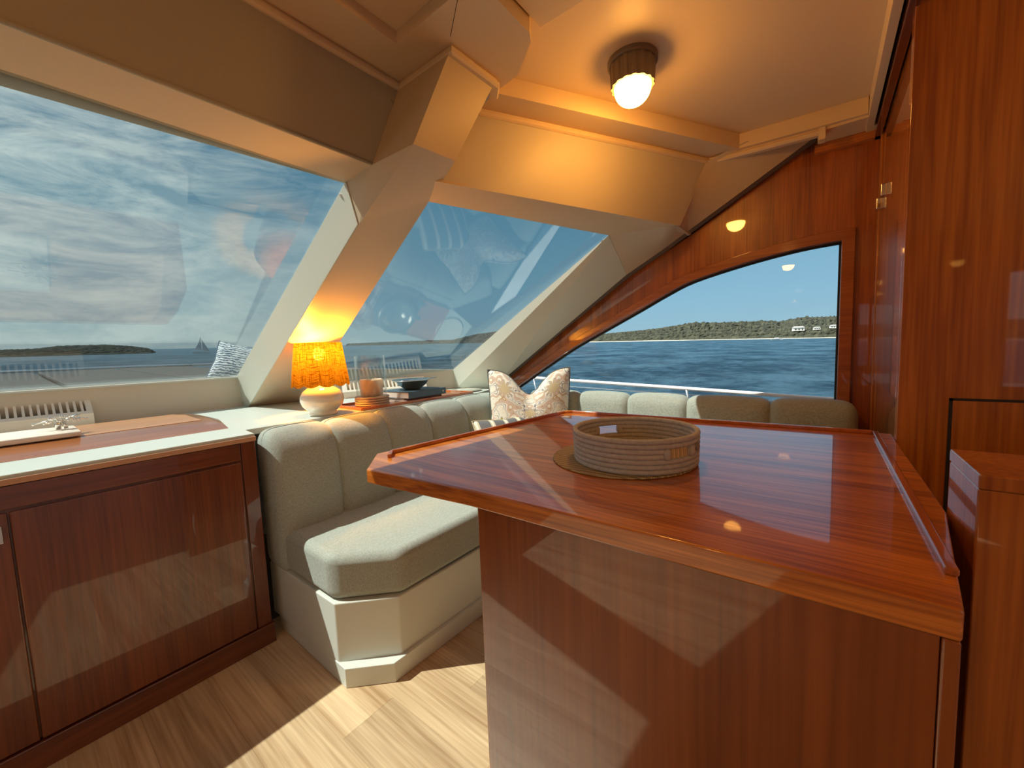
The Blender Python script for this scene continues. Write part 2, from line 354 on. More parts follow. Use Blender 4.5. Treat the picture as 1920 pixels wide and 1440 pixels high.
# foredeck outside the windscreen
DECKM = plain('grey_nonskid_deck', (.05, .053, .056), .8, bump=.5, bscale=120); PAD = plain('dark_grey_sunpad', (.045, .048, .05), .85, bump=.3, bscale=300, var=.2)
rt = root('foredeck', (-4.5, 0, 1.02), 'dark grey foredeck with seamed sunpads ahead of the windscreen', 'deck')
obj('deck_plate', *plated([(-3.25, -2.2, 1.03), (-3.25, 2.0, 1.03), (-7.2, 1.6, 1.13), (-7.2, -2.2, 1.13)], (0, 0, -.06)), DECKM, rt)
for k in range(5):
    y0 = -1.6 + k * .62
    obj('sunpad', *plated([(-3.5, y0, 1.045), (-3.5, y0 + .585, 1.045), (-6.6, y0 + .585, 1.115), (-6.6, y0, 1.115)], (0, 0, .035)), PAD, rt, bevel=.012)
rt = tag(obj('bow_rail', *tubed([(-6.9, -2.2, 1.165), (-6.95, -.5, 1.17), (-6.9, 1.0, 1.165), (-6.2, 1.75, 1.16)], .014, 8), CHROME), 'bright bow rail running across ahead of the foredeck', 'rail')

# side rail outside the side window
rt = root('side_rail', (-1, 2.95, .85), 'white tubular deck rail outside the side window', 'rail')
obj('top_rail', *tubed([(-3.2, 2.95, .975), (-2.05, 2.95, .94), (-1.3, 2.95, .905), (-.7, 2.95, .878), (.09, 2.95, .84), (1.5, 2.95, .79)], .0135, 10), BOATW, rt, smooth=True)
obj('mid_rail', *tubed([(-2.6, 2.97, .90), (-.7, 2.97, .835), (1.5, 2.97, .74)], .005, 8), CHROME, rt, smooth=True)
for x, z1 in ((-2.05, .93), (-.75, .875), (.6, .82)):
    obj('stanchion', *tubed([(x, 2.95, z1), (x + .1, 3.0, .35)], .010, 8), CHROME, rt, smooth=True)
struct(box('side_deck', -6.5, 4, 2.56, 3.05, .25, .35, BOATW))

# ------------------------------------------------------------------ floor
fl = struct(box('floor', -3.1, 3.7, -2.5, 2.6, -.05, -.004, plain('floor_underlay', (.15, .10, .06), .9)))
pw = .185; row = 0; y = -2.4
while y < 2.4:
    x = -2.0 - random.uniform(0, 1.2) * (1 if row % 2 else .4)
    while x < 3.6:
        x1 = min(x + 1.22, 3.65)
        if x1 > -1.98: box('floor_plank', max(x, -1.98), x1 - .0006, y, y + pw - .0005, -.004, 0, PLANK, fl)
        x += 1.22
    y += pw; row += 1
# ------------------------------------------------------------------ side wall with the arched window (port side), y = 2.45
WIN = [(.061, .80), (.062, 1.648), (-.098, 1.64), (-.324, 1.608), (-.585, 1.552), (-.74, 1.49), (-.892, 1.417), (-1.141, 1.301), (-1.383, 1.186), (-1.681, 1.017), (-2.05, .80)]
def smoothpoly(P, it=1):
    return P
def wallpoly(name, outer, hole, y, th, mat_, parent=None):
    bm = bmesh.new(); ed = []
    for lp in ([outer] + ([hole] if hole else [])):
        vs = [bm.verts.new((a, y, b)) for a, b in lp]
        for i in range(len(vs)): ed.append(bm.edges.new((vs[i], vs[(i + 1) % len(vs)])))
    bmesh.ops.triangle_fill(bm, use_beauty=True, edges=ed)
    r = bmesh.ops.extrude_face_region(bm, geom=bm.faces[:]); 
    for v in [g for g in r['geom'] if isinstance(g, bmesh.types.BMVert)]: v.co.y += th
    bm.verts.index_update()
    V = [v.co.copy() for v in bm.verts]; F = [tuple(v.index for v in f.verts) for f in bm.faces]; bm.free()
    return obj(name, V, F, mat_, parent)
OUT = [(3.6, -.05), (3.6, 2.2), (-.30, 2.2), (-.33, 2.06), (-.762, 1.74), (-.975, 1.64), (-1.466, 1.32), (-2.15, .90), (-2.9, .86), (-3.1, -.05)]
def off2(poly, d):
    n = len(poly); o = []
    A = sum(poly[i][0] * poly[(i + 1) % n][1] - poly[(i + 1) % n][0] * poly[i][1] for i in range(n)); sg = 1 if A > 0 else -1
    for i in range(n):
        p0, p1, p2 = Vector(poly[i - 1]), Vector(poly[i]), Vector(poly[(i + 1) % n])
        a = (p1 - p0).normalized(); b = (p2 - p1).normalized(); na, nb = Vector((a.y, -a.x)) * sg, Vector((b.y, -b.x)) * sg
        m = (na + nb).normalized(); c = max(.45, m.dot(na)); o.append(tuple(p1 + m * d / c))
    return o
# refine the arch
def catmull(P, k=5):
    o = []
    for i in range(len(P) - 1):
        p0, p1, p2, p3 = [Vector(P[max(0, min(len(P) - 1, j))]) for j in (i - 1, i, i + 1, i + 2)]
        for t in range(k):
            t = t / k; o.append(tuple(.5 * ((2 * p1) + (p2 - p0) * t + (2 * p0 - 5 * p1 + 4 * p2 - p3) * t * t + (3 * p1 - p0 - 3 * p2 + p3) * t ** 3)))
    o.append(P[-1]); return o
HOLE = [WIN[0]] + catmull(WIN[1:], 4)
wl = struct(wallpoly('wall_left', OUT, HOLE, 2.45, .07, WOODV))
w3 = root('window_1', (-.8, 2.45, 1.2), None, None); w3['kind'] = 'structure'
def ring(name, inner, outer, y0, y1, m, parent):
    n = len(inner); V = [(a, y0, b) for a, b in inner] + [(a, y0, b) for a, b in outer] + [(a, y1, b) for a, b in inner] + [(a, y1, b) for a, b in outer]; F = []
    for i in range(n):
        j = (i + 1) % n; F += [(i, j, n + j, n + i), (2 * n + i, 3 * n + i, 3 * n + j, 2 * n + j), (i, 2 * n + i, 2 * n + j, j), (n + i, n + j, 3 * n + j, 3 * n + i)]
    return obj(name, V, F, m, parent, bevel=.004)
TRIMW = wood('window_frame_cherry', (.46, .13, .02), (.27, .055, .008), 0)
ring('window_frame', off2(HOLE, -.004), off2(HOLE, .045), 2.432, 2.50, TRIMW, w3)
ring('gasket', off2(HOLE, -.012), off2(HOLE, .0), 2.475, 2.50, DARK, w3)
V = [(a, 2.49, b) for a, b in HOLE]; obj('window_pane', *plated(V, (0, .005, 0)), SDGLASS, w3)

# mullioned windscreen ---------------------------------------------------------------
def sym(pts): return [(x, -y, z) for x, y, z in pts]
Ls, L1 = (-2.95, .933, 1.094), (-1.312, .797, 1.80)
w1 = root('window_2', (-2.9, 0, 1.1), None, None); w1['kind'] = 'structure'
obj('window_pane', *plated([(-3.0, -1.1, 1.075), (-3.0, 1.1, 1.075), (-1.19, .93, 1.855), (-1.19, -.93, 1.855)], (-.0025, 0, .005)), WSGLASS, w1)
w2 = root('window_3', (-2.6, 1.8, 1.1), None, None); w2['kind'] = 'structure'
def fitplane(P0, P1, P2, Q):  # push Q onto plane along z
    n = (Vector(P1) - Vector(P0)).cross(Vector(P2) - Vector(P0)); q = Vector(Q); q.z += n.dot(Vector(P0) - q) / n.z; return tuple(q)
Ca, Cb, Cc = (-2.379, 2.278, 1.055), (-.933, 2.104, 1.80), (-1.254, 1.113, 1.80)
Cd = fitplane(Ca, Cb, Cc, (-2.90, 1.05, 1.1))
def ext(P, c, k): return tuple(Vector(c) + (Vector(P) - Vector(c)) * k)
cen = tuple(sum((Vector(p) for p in (Ca, Cb, Cc, Cd)), Vector()) / 4)
cp = [ext(p, cen, 1.05) for p in (Ca, Cb, Cc, Cd)]
obj('window_pane', *plated(cp, (-.002, .002, .005)), WSGLASS, w2)
w4 = root('window_4', (-2.6, -1.8, 1.1), None, None); w4['kind'] = 'structure'
obj('window_pane', *plated(sym(cp), (-.002, -.002, .005)), WSGLASS, w4)
# mullions: closed shells with an outer skin
P = dict(L0=(-3.03, .955, .90), Ls=Ls, L1=L1, c0=(-2.90, .966, .90), c1=(-1.303, .827, 1.66), cb=(-.944, .791, 1.80), ct=(-.888, .909, 2.10), R0=(-2.836, 1.267, .90), R1=(-1.254, 1.113, 1.80), Rb=(-.960, .975, 1.82), Rt=(-.884, 1.108, 2.10), tL=(-1.138, .911, 2.10), sL=(-1.143, .785, 1.80), back=(-1.3, 1.0, 2.12), bo=(-3.02, 1.15, .9), bm=(-1.32, .96, 1.83))
MB = plain('mullion_vinyl', (.58, .47, .33), .5, bump=.12, bscale=500)
MBW = plain('mullion_return_white', (.66, .67, .58), .4, bump=.05, bscale=500)
def shell(P, flip=False):
    keys = list(P); V = [P[k] if not flip else (P[k][0], -P[k][1], P[k][2]) for k in keys]; ix = {k: i for i, k in enumerate(keys)}
    fa = [ ('tL', 'sL', 'cb', 'ct'), ('sL', 'L1', 'c1', 'cb'), 
          ('L1', 'sL', 'tL', 'back'), ('bm', 'L1', 'back'), ('R1', 'bm', 'back'), ('R1', 'back', 'Rt'), ('Rb', 'R1', 'Rt'), ('tL', 'ct', 'Rt', 'back'), ('Ls', 'L1', 'bm', 'bo'), ('bo', 'bm', 'R1', 'R0'), ('L0', 'Ls', 'bo'), ('L0', 'c0', 'R0', 'bo'), ('L0', 'Ls', 'L1', 'c1', 'c0')]
    F = [tuple(ix[k] for k in q) for q in fa]
    return V, F
for fl_, nm in ((False, 'trim_1'), (True, 'trim_2')):
    s = -1 if fl_ else 1
    o = struct(obj(nm, *shell(P, fl_), MB, smooth=False)); o.data.materials.append(MBW)
    o.data.polygons[12].material_index = 1
    obj('mullion_side', *loftd([(x, s * y, z) for x, y, z in (P['R1'], P['Rb'], P['Rt'])], [(x, s * y, z) for x, y, z in ((-1.262, 1.115, 1.80), (-1.105, .985, 1.80), (-1.045, 1.165, 2.10))], 8, 2), MB, o)
    obj('mullion_head', *loftd([(x, s * y, z) for x, y, z in (P['cb'], P['ct'])], [(x, s * y, z) for x, y, z in (P['Rb'], P['Rt'])], 8, 6), MB, o, smooth=True)
    s = -1 if fl_ else 1
    q = [(p[0] - .0, s * p[1], p[2]) for p in (P['Ls'], P['L1'], P['c1'], P['c0'], P['L0'])]
    obj('mullion_face', *loftd([(x, s * y, z) for x, y, z in (P['c0'], P['c1'], P['cb'])], [(x, s * y, z) for x, y, z in (P['R0'], P['R1'], P['Rb'])], 24, 6), MB, o, smooth=True)
    b = obj('mullion_return', *plated(q, (-.001, -.004 * s, .0)), MBW, o, bevel=.002)
    c1v = obj('screw', *lathed([(.0, .0), (.006, .001), (.007, .003)], (-1.36, .806 * s - .006 * s, 1.765), 10), CHROME, o)
# second mullion against the side wall
def m2(s, nm):
    yl = 2.38; f = [(-2.371, 2.296, .90), (-2.379, 2.278, 1.055), (-.933, 2.104, 1.80), (-.60, 2.19, 1.80), (-.471, 2.214, 2.08), (-.30, 2.22, 2.12), (-.046, yl, 2.117), (-.319, yl, 1.963), (-.74, yl, 1.73), (-.946, yl, 1.625), (-1.423, yl, 1.324), (-2.051, yl, .901)]
    b = [(x, 2.445, z) for x, y, z in f]
    V = [(x, y * s, z) for x, y, z in f + b]; n = len(f)
    F = [(0, 1, 2, 9, 10, 11)]
    F += [(i, (i + 1) % n, n + (i + 1) % n, n + i) for i in range(n)]
    F += [tuple(n + i for i in range(n - 1, -1, -1))]
    o = struct(obj(nm, V, F, MB)); o.data.materials.append(plain('mullion_edge_taupe_' + nm, (.20, .165, .14), .7)); 
    for i in range(1 + 6, 1 + 11): o.data.polygons[i].material_index = 1
    obj('headliner_face', *loftd([(x, y * s, z) for x, y, z in f[2:6]], [(x, y * s, z) for x, y, z in (f[9], f[8], f[7], f[6])], 18, 8), MB, o, smooth=True)
    obj('mullion_return', *plated([(x, y * s, z) for x, y, z in [f[0], f[1], f[2], f[9], (-1.95, 2.375, .965), (-2.051, 2.378, .901)]], (0, -.004 * s, 0)), MBW, o)
    obj('screw', *lathed([(.0, .0), (.008, .001), (.009, .004)], (-.975, 2.115 * s - .008 * s, 1.775), 10), CHROME, o)
m2(1, 'trim_3'); m2(-1, 'trim_4')
# soffits over the panes
so1 = struct(obj('trim_5', *plated([(-1.14, -.785, 1.80), (-1.14, .785, 1.80), (-1.138, .905, 2.085), (-1.138, -.905, 2.085)], (-.002, 0, 0)), GREYV))
so1b = obj('soffit_underside', *plated([(-1.14, -.783, 1.80), (-1.14, .783, 1.80), (-1.33, .80, 1.80), (-1.40, 0, 1.80), (-1.33, -.80, 1.80)], (0, 0, .01)), VINYL, so1)
for yy in (-.83, .875): obj('screw', *tubed([(-1.138, yy, 2.03 if yy > 0 else 2.03), (-1.131, yy, 2.03)], .006, 8), CHROME, so1)
obj('soffit_edge_roll', *tubed([(-1.142, -.784, 1.804), (-1.142, .784, 1.804)], .006, 8), GREYV, so1, smooth=True)
for s, nm in ((1, 'trim_6'), (-1, 'trim_7')):
    y = lambda v: v * s
    o = struct(obj(nm, *loftd([(-1.118, y(.937), 1.80), (-.592, y(2.209), 1.80)], [(-1.074, y(1.109), 2.085), (-.463, y(2.229), 2.085)], 16, 10), CREAM, smooth=True))
    obj('soffit_underside', *plated([(-1.118, y(.937), 1.80), (-.592, y(2.209), 1.80), (-.93, y(2.12), 1.80), (-1.262, y(1.09), 1.80)], (0, 0, .01)), VINYL, o)
# front upstand under the panes
up = struct(obj('wall_front', *plated([(-2.96, -.95, .88), (-2.96, .95, .88), (-2.95, .95, 1.094), (-2.95, -.95, 1.094)], (-.06, 0, 0)), CREAM))
obj('sill', *plated([(-2.935, -.95, 1.094), (-2.935, .945, 1.094), (-3.10, .945, 1.085), (-3.10, -.95, 1.085)], (0, 0, -.008)), WHITE, up)
for s, nm in ((1, 'trim_8'), (-1, 'trim_9')):
    o = struct(obj(nm, *plated([(-2.836, 1.267 * s, .88), (-2.371, 2.296 * s, .88), (-2.379, 2.278 * s, 1.055), (-2.86, 1.25 * s, 1.13)], (-.05, .022 * s, 0)), CREAM))
# outer shell below/around to keep light honest
struct(prism('wall_bow', [(-3.02, -1.3), (-3.02, 1.0), (-2.95, 1.25), (-2.45, 2.5), (-2.55, 2.5), (-3.05, 1.3), (-3.12, 1.0), (-3.12, -1.3)], -.05, .885, BASEW))

# ------------------------------------------------------------------ ceiling
ce = struct(box('ceiling', -.95, 3.7, -2.6, 2.5, 2.165, 2.2, CEIL))
ORN = plain('ceiling_frame_paint', (.73, .57, .38), .45, bump=.05, bscale=200)
fr = [(-1.138, .911), (-.888, .909), (-.884, 1.108), (-.93, 1.155), (-.817, 1.139), (-.70, 1.05), (-.683, 1.02), (-.683, -1.05), (-.817, -1.139), (-.93, -1.155), (-.884, -1.108), (-.888, -.909), (-1.138, -.911)]
def ringprism(name, outer, hole, z0, z1, m, parent):
    bm = bmesh.new(); ed = []
    for lp in [outer] + ([hole] if hole else []):
        vs = [bm.verts.new((a, b, z0)) for a, b in lp]
        for i in range(len(vs)): ed.append(bm.edges.new((vs[i], vs[(i + 1) % len(vs)])))
    bmesh.ops.triangle_fill(bm, use_beauty=True, edges=ed)
    r = bmesh.ops.extrude_face_region(bm, geom=bm.faces[:])
    for v in [g for g in r['geom'] if isinstance(g, bmesh.types.BMVert)]: v.co.z = z1
    bm.verts.index_update(); V = [v.co.copy() for v in bm.verts]; F = [tuple(v.index for v in f.verts) for f in bm.faces]; bm.free()
    return obj(name, V, F, m, parent)
ringprism('ceiling_frame', fr, [(-1.0, -.8), (-1.0, .798), (-.78, .795), (-.78, -.8)], 2.10, 2.17, ORN, ce)
box('hatch_panel', -1.03, -.75, -.83, .83, 2.135, 2.16, CEIL, ce)
box('ceiling_panel', -.675, .11, -1.06, 1.066, 2.135, 2.164, CEIL, ce, bevel=.003)
obj('mitre_seam', *tubed([(-.862, .88, 2.1005), (-.755, .805, 2.1005)], .0014, 4), DARK, ce)
for s in (1, -1):
    ringprism('ceiling_frame', [(-.93, 1.155 * s), (-.33, 2.225 * s), (.125, 2.255 * s), (.125, 2.30 * s), (-.02, 2.285 * s), (-.46, 2.26 * s), (-1.03, 1.19 * s)], None, 2.10, 2.17, ORN, ce)
box('ceiling_frame', .127, .150, -2.3, 2.47, 2.085, 2.17, ORN, ce)
obj('ceiling_frame', *prismd([(-.04, 2.27), (.13, 2.27), (.15, 2.46), (-.04, 2.46)], 2.09, 2.17), ORN, ce)
box('side_fascia', .15, 3.6, 2.36, 2.45, 2.085, 2.17, ORN, ce)
box('roof_edge', -1.30, -.90, -1.6, 1.6, 2.171, 2.20, WHITE, ce)
# moulding bead following the window line
path = [(-1.138, 0), (-1.138, .911), (-.888, .909), (-.884, 1.108), (-.925, 1.15)]
def molding(pts, z, name='crown_molding'):
    V, F = [], []; prof = [(-.02, .0), (.006, .0), (.012, .006), (.012, .016), (.004, .022), (.004, .030), (-.02, .030)]
    n = len(pts)
    for i in range(n):
        p = Vector(pts[i]); a = (p - Vector(pts[i - 1])).normalized() if i else (Vector(pts[1]) - p).normalized(); b = (Vector(pts[i + 1]) - p).normalized() if i < n - 1 else a
        na, nb = Vector((a.y, -a.x)), Vector((b.y, -b.x)); m = (na + nb).normalized(); c = max(.5, m.dot(na))
        for d, h in prof: q = p + m * d / c; V.append((q.x, q.y, z + h))
    k = len(prof)
    for i in range(n - 1):
        for j in range(k): F.append((i * k + j, i * k + (j + 1) % k, (i + 1) * k + (j + 1) % k, (i + 1) * k + j))
    F += [tuple(range(k)), tuple((n - 1) * k + j for j in range(k - 1, -1, -1))]
    return obj(name, V, F, ORN, ce)
molding([(-1.138, -.911)] + path[1:], 2.072)
molding([(-1.035, 1.185), (-.465, 2.24), (-.02, 2.272)], 2.072)
obj('trim_block', *boxd(-.035, -.01, 2.26, 2.31, 2.05, 2.11), ORN, ce, bevel=.003)
# beam and right side
bw = plain('dark_beam_varnish', (.10, .018, .006), .2, coat=1)
struct(box('trim_10', .156, .180, -2.4, 2.45, 2.055, 2.17, bw, bevel=.003))
wr = struct(box('trim_11', -.05, .19, 2.41, 2.45, 2.055, 2.09, WOODX))
# right wall beyond the tower
WOODT = wood('tower_cherry', (.58, .19, .022), (.29, .072, .008), 2, scale=.8, contrast=1.2)
wl2 = struct(box('wall_right', .185, .25, 1.60, 2.45, 0, 2.10, WOODT))
obj('wall_stile', *boxd(.176, .186, 2.40, 2.45, .0, 2.08), WOODT, wl2, bevel=.003)
dr = root('door_1', (.18, 2.05, 1.4), None, None); dr['kind'] = 'structure'
obj('door_panel', *boxd(.174, .186, 1.62, 2.30, 1.01, 1.79), WOODT, dr, bevel=.004)
for yy, zz in ((2.11, 1.745), (2.27, 1.735)):
    obj('catch', *boxd(.158, .176, yy - .02, yy + .02, zz - .022, zz + .022), CHROME, dr, bevel=.004)
# aft bulkhead, starboard side wall
wa = struct(box('wall_back', 3.6, 3.66, -2.5, -1.2, 0, 2.2, WOODV)); box('wall_panel', 3.6, 3.66, 1.2, 2.5, 0, 2.2, WOODV, wa); box('lintel', 3.6, 3.66, -1.2, 1.2, 2.0, 2.2, WOODV, wa)
SH2 = [(1.30, .74), (1.30, 1.72), (2.9, 1.72), (2.9, .74)]
_hs = wallpoly
def wallpoly2(name, outer, holes, y, th, mat_):
    bm = bmesh.new(); ed = []
    for lp in [outer] + holes:
        vs = [bm.verts.new((a, y, b)) for a, b in lp]
        for i in range(len(vs)): ed.append(bm.edges.new((vs[i], vs[(i + 1) % len(vs)])))
    bmesh.ops.triangle_fill(bm, use_beauty=True, edges=ed)
    r = bmesh.ops.extrude_face_region(bm, geom=bm.faces[:])
    for v in [g for g in r['geom'] if isinstance(g, bmesh.types.BMVert)]: v.co.y += th
    bm.verts.index_update(); V = [v.co.copy() for v in bm.verts]; F = [tuple(v.index for v in f.verts) for f in bm.faces]; bm.free()
    return obj(name, V, F, mat_)
wallpoly2('wall_starboard', OUT, [HOLE, SH2], -2.45, -.07, WOODV)['kind'] = 'structure'
land('starboard_shore', 120, 200, 900, [(120, .8), (150, 1.6), (170, 1.9), (200, 1.0)], 160, 'low wooded shore on the starboard side, seen only mirrored in the varnish', 'shore', True, 8, stp=.8)
for nm in ('wall_starboard',): bpy.data.objects[nm].name = 'wall_right.001'

# ------------------------------------------------------------------ dash counter, cabinet
rt = root('dash_counter', (-2.4, 0, .9), 'long white dash counter under the windscreen with copper coloured edge', 'counter')
prism('counter_top', [(-1.825, -2.3), (-1.825, .618), (-1.955, .63), (-1.955, 2.10), (-2.06, 2.44), (-2.37, 2.40), (-2.85, 1.27), (-2.97, .95), (-2.97, -2.3)], .872, .90, WHITE, rt, bevel=.004)
EDGE = plain('copper_edge_strip', (.55, .30, .18), .35)
box('edge_strip', -1.828, -1.818, -2.3, .62, .870, .888, EDGE, rt, bevel=.002)
cab = root('dash_cabinet', (-1.9, 0, 0), 'dark glossy mahogany cabinet under the white dash counter', 'cabinet')
box('body', -1.95, -1.835, -2.3, .60, .09, .870, WOODDK, cab)
box('toe_kick', -1.93, -1.815, -2.3, .625, 0, .085, WOODDY, cab, bevel=.003)
box('end_stile', -1.95, -1.826, .566, .618, .085, .870, WOODDK, cab, bevel=.003)
box('top_rail', -1.86, -1.826, -2.3, .563, .80, .868, WOODDY, cab, bevel=.003)
for i, (a, b) in enumerate(((-2.3, -.66), (-.655, -.022), (-.018, .560))):
    d = box('door', -1.86, -1.820, a, b, .09, .792, WOODDK, cab, bevel=.004)
h = obj('handle', *merge(boxd(-1.822, -1.80, -.058, -.034, .755, .762), boxd(-1.822, -1.80, -.058, -.034, .712, .719), boxd(-1.806, -1.798, -.06, -.034, .712, .762)), CHROME, cab, bevel=.002)

# wooden hatch lid on the dash
hat = root('wooden_hatch', (-2.4, 0, .9), 'raised varnished wooden hatch lid set on the white dash counter', 'hatch')
V, F = [], []
bot = [(-2.07, -1.1), (-2.07, .604), (-2.62, .66), (-2.84, .64), (-2.84, -1.1)]; top = [(-2.215, -1.1), (-2.215, .585), (-2.50, .605), (-2.60, .59), (-2.68, .56), (-2.68, -1.1)]
bot = [(-2.07, -1.1), (-2.07, .604), (-2.45, .675), (-2.60, .65), (-2.70, .61), (-2.70, -1.1)]
V = [(x, y, .90) for x, y in bot] + [(x, y, .93) for x, y in top]; n = 6
F = [tuple(range(n))[::-1], tuple(range(n, 2 * n))] + [(i, (i + 1) % n, n + (i + 1) % n, n + i) for i in range(n)]
HATW = wood('hatch_cherry', (.44, .14, .03), (.28, .07, .012), 1, coat_r=.12)
obj('lid_frame', V, F, HATW, hat, bevel=.003)
obj('lid_panel', *prismd([(-2.25, -1.05), (-2.25, .555), (-2.56, .565), (-2.655, .53), (-2.655, -1.05)], .93, .932), wood('hatch_inset', (.66, .30, .12), (.48, .19, .07), 1, coat_r=.3), hat, bevel=.001)
# pale slab on the hatch and silver coral ornament
sb = obj('pale_slab', *xf(rboxd(.135, .62, .012, .010, 8), T((-2.355, -.445, .9445))), plain('bleached_driftwood', (.82, .70, .58), .6, bump=.2, bscale=80), smooth=True, origin=(-2.39, -.445, .932)); tag(sb, 'flat pale rounded board lying on the wooden dash hatch', 'board')
rt = root('coral_ornament', (-2.36, .135, .957), 'small silver coral branch ornament standing on the pale board', 'ornament')
obj('stem', *merge(tubed([(-2.36, .125, .957), (-2.36, .125, .99)], .009, 8), tubed([(-2.35, .145, .957), (-2.355, .142, .985)], .006, 8)), CHROME, rt, smooth=True)
bm = bmesh.new(); rnd = random.Random(4); vf = []
for k in range(26):
    a = rnd.uniform(0, 6.28); L_ = rnd.uniform(.03, .075); b = Vector((-2.358, .135, .988)); e = b + Vector((math.cos(a) * L_ * .6, math.sin(a) * L_, rnd.uniform(-.004, .022)))
    mid = (b + e) / 2 + Vector((rnd.uniform(-.008, .008), rnd.uniform(-.008, .008), rnd.uniform(0, .01)))
    vf.append(tubed([b, mid, e], .0028, 5))
    for q in (e, mid): vf.append(xf(lathed([(.0, -.005), (.004, -.002), (.004, .002), (0, .005)], (0, 0, 0), 6, False), T(q)))
obj('branches', *merge(*vf), plain('silver_leaf', (.85, .82, .76), .25, .9), rt, smooth=True)

# air vents
VENTW = plain('cream_vent_plastic', (.88, .80, .66), .4)
def vent(name, p, dirv, inw, L_, n, label, hf=.062, hb=.140, dp=.085):
    """p: front bottom right corner; dirv along (unit, from p), inw: towards the glass"""
    p, d, w = Vector(p), Vector(dirv).normalized(), Vector(inw).normalized(); up_ = Vector((0, 0, 1))
    rt = root(name, p + d * L_ / 2, label, 'vent', 'cream demister vents on the dash')
    def Q(a, b, c): return p + d * a + w * b + up_ * c
    def bar(a0, a1, lo0, lo1, th, nm, pts=None):
        pass
    # lower box
    def hexa(pts, nm, m=VENTW, bev=.002):
        return obj(nm, pts, [(0, 1, 3, 2), (4, 6, 7, 5), (0, 4, 5, 1), (2, 3, 7, 6), (0, 2, 6, 4), (1, 5, 7, 3)], m, rt, bevel=bev)
    t = .012
    hexa([Q(a, b, c) for a in (.0012, L_ - .0012) for b in (.0012, t) for c in (.001, hf - .001)], 'front_board')
    hexa([Q(a, b, c) for a in (.0012, L_ - .0012) for b in (dp - t, dp - .001) for c in (0, hb - .001)], 'back_board')
    for a0 in (0, L_ - .022):
        hexa([Q(a, b, c) for a in (a0, a0 + .022) for b, c in ((0, 0), (0, hf), (dp, 0), (dp, hb))], 'end_board', bev=0)
    hexa([Q(a, b, c) for a in (.01, L_ - .01) for b in (t, dp - t) for c in (.004, .008)], 'dark_floor', DARK, 0)
    sl = (hb - hf) / dp
    hexa([Q(a, b, hf + sl * b + e) for a in (0, L_) for b in (-.001, .014) for e in (-.008, .002)], 'lower_rim'); hexa([Q(a, b, hf + sl * b + e) for a in (0, L_) for b in (dp - .016, dp + .001) for e in (-.008, .002)], 'upper_rim')
    for k in range(n):
        a0 = .03 + (L_ - .06) * k / (n - 1)
        hexa([Q(a, b, c) for a in (a0, a0 + .009) for b, c in ((.010, hf - .03), (.010, hf + sl * .01 - .001), (dp - .012, hf - .01), (dp - .012, hb * .93))], 'fin', bev=0)
vent('air_vent', (-2.885, .275, .9), (0, -1, 0), (-1, 0, 0), .62, 25, 'cream slotted air vent at the left end of the dash')
d = Vector((-2.371 + 2.836, 2.296 - 1.267, 0)).normalized()
p1 = Vector((-2.836, 1.267, .9)) + d * .86 + Vector((d.y, -d.x, 0)) * .085
vent('air_vent', p1, -d, (-d.y, d.x, 0), .60, 21, 'cream slotted air vent behind the candle and books', .045, .118)

# ------------------------------------------------------------------ dinette sofa
sf = root('dinette_sofa', (-1.5, 1.4, 0), 'grey green tweed U shaped dinette sofa with channelled back and white base', 'sofa')
def chan(x0, x1, y0, y1, z0, z1, r=.05, bx=.0, by=0, fn=None):
    c = ((x0 + x1) / 2, (y0 + y1) / 2, (z0 + z1) / 2)
    v, f = rboxd((x1 - x0) / 2, (y1 - y0) / 2, (z1 - z0) / 2, r, 12, (bx, by, .012), fn)
    o = obj('back_channel', *xf((v, f), T(c)), SOFA, sf, smooth=True); s = o.modifiers.new('s', 'SUBSURF'); s.levels = 1; s.render_levels = 1
    return o
def crease_seam(p0, p1): return obj('seam', *tubed([p0, p1], .003, 6), plain('seam_thread', (.16, .15, .12), .9) if 'seam_thread' not in bpy.data.materials else bpy.data.materials['seam_thread'], sf)
sh = plain('seam_thread', (.13, .12, .09), .9)
ys = [.655, .933, 1.22, 1.50, 1.80, 2.08]
for a, b in zip(ys, ys[1:]):
    def lean(p, u):
        p.y = p.y + (math.copysign(1, u.y) * .022 * (1 - min(1, abs(p.x) / .1)) * 0 if abs(u.y) > .9 else 0)
        # rolled top pushes forward over the upright
        k = max(0, p.z / .3); p.x -= (.06 * max(0, (p.z - .12) / .18) ** 2) if p.x > 0 else 0; p.x += .01 * (1 - k); return p
    chan(-1.96, -1.755, a - (.018 if a > .7 else 0), b + .018, .285, .893, .05, .014, 0, lean)
# corner channel (angled)
v, f = rboxd(.09, .21, .304, .05, 12, (.012, 0, .012)); o = obj('back_channel', *xf((v, f), T((-1.80, 2.17, .589), R(-42))), SOFA, sf, smooth=True)
xs = [-1.66, -1.27, -.93, -.59, -.20, .135]
for a, b in zip(xs, xs[1:]): chan(a - .014, b + (.014 if b < .1 else 0), 2.305, 2.432, .285, .903, .055, 0, .012)
# seat cushions
def seat(poly, nm='seat_cushion'):
    o = prism(nm, poly, .302, .475, SOFA, sf, bevel=.036, segs=6)
    return o
sc_ = seat([(-1.79, .672), (-1.395, .672), (-1.215, .848), (-1.205, 1.862), (-1.79, 1.862)])
pip = [(-1.765, .684, .452), (-1.40, .684, .452), (-1.232, .852, .452), (-1.228, 1.8, .455)]
obj('piping', *tubed([(-1.75, .690, .4655), (-1.42, .690, .4655), (-1.39, .70, .4655), (-1.243, .845, .4655), (-1.232, .87, .4655), (-1.226, 1.3, .4655), (-1.222, 1.85, .4655)], .0016, 6), sh, sc_, smooth=True)
seat([(-1.85, 1.865), (.12, 1.865), (.12, 2.31), (-1.85, 2.31)])
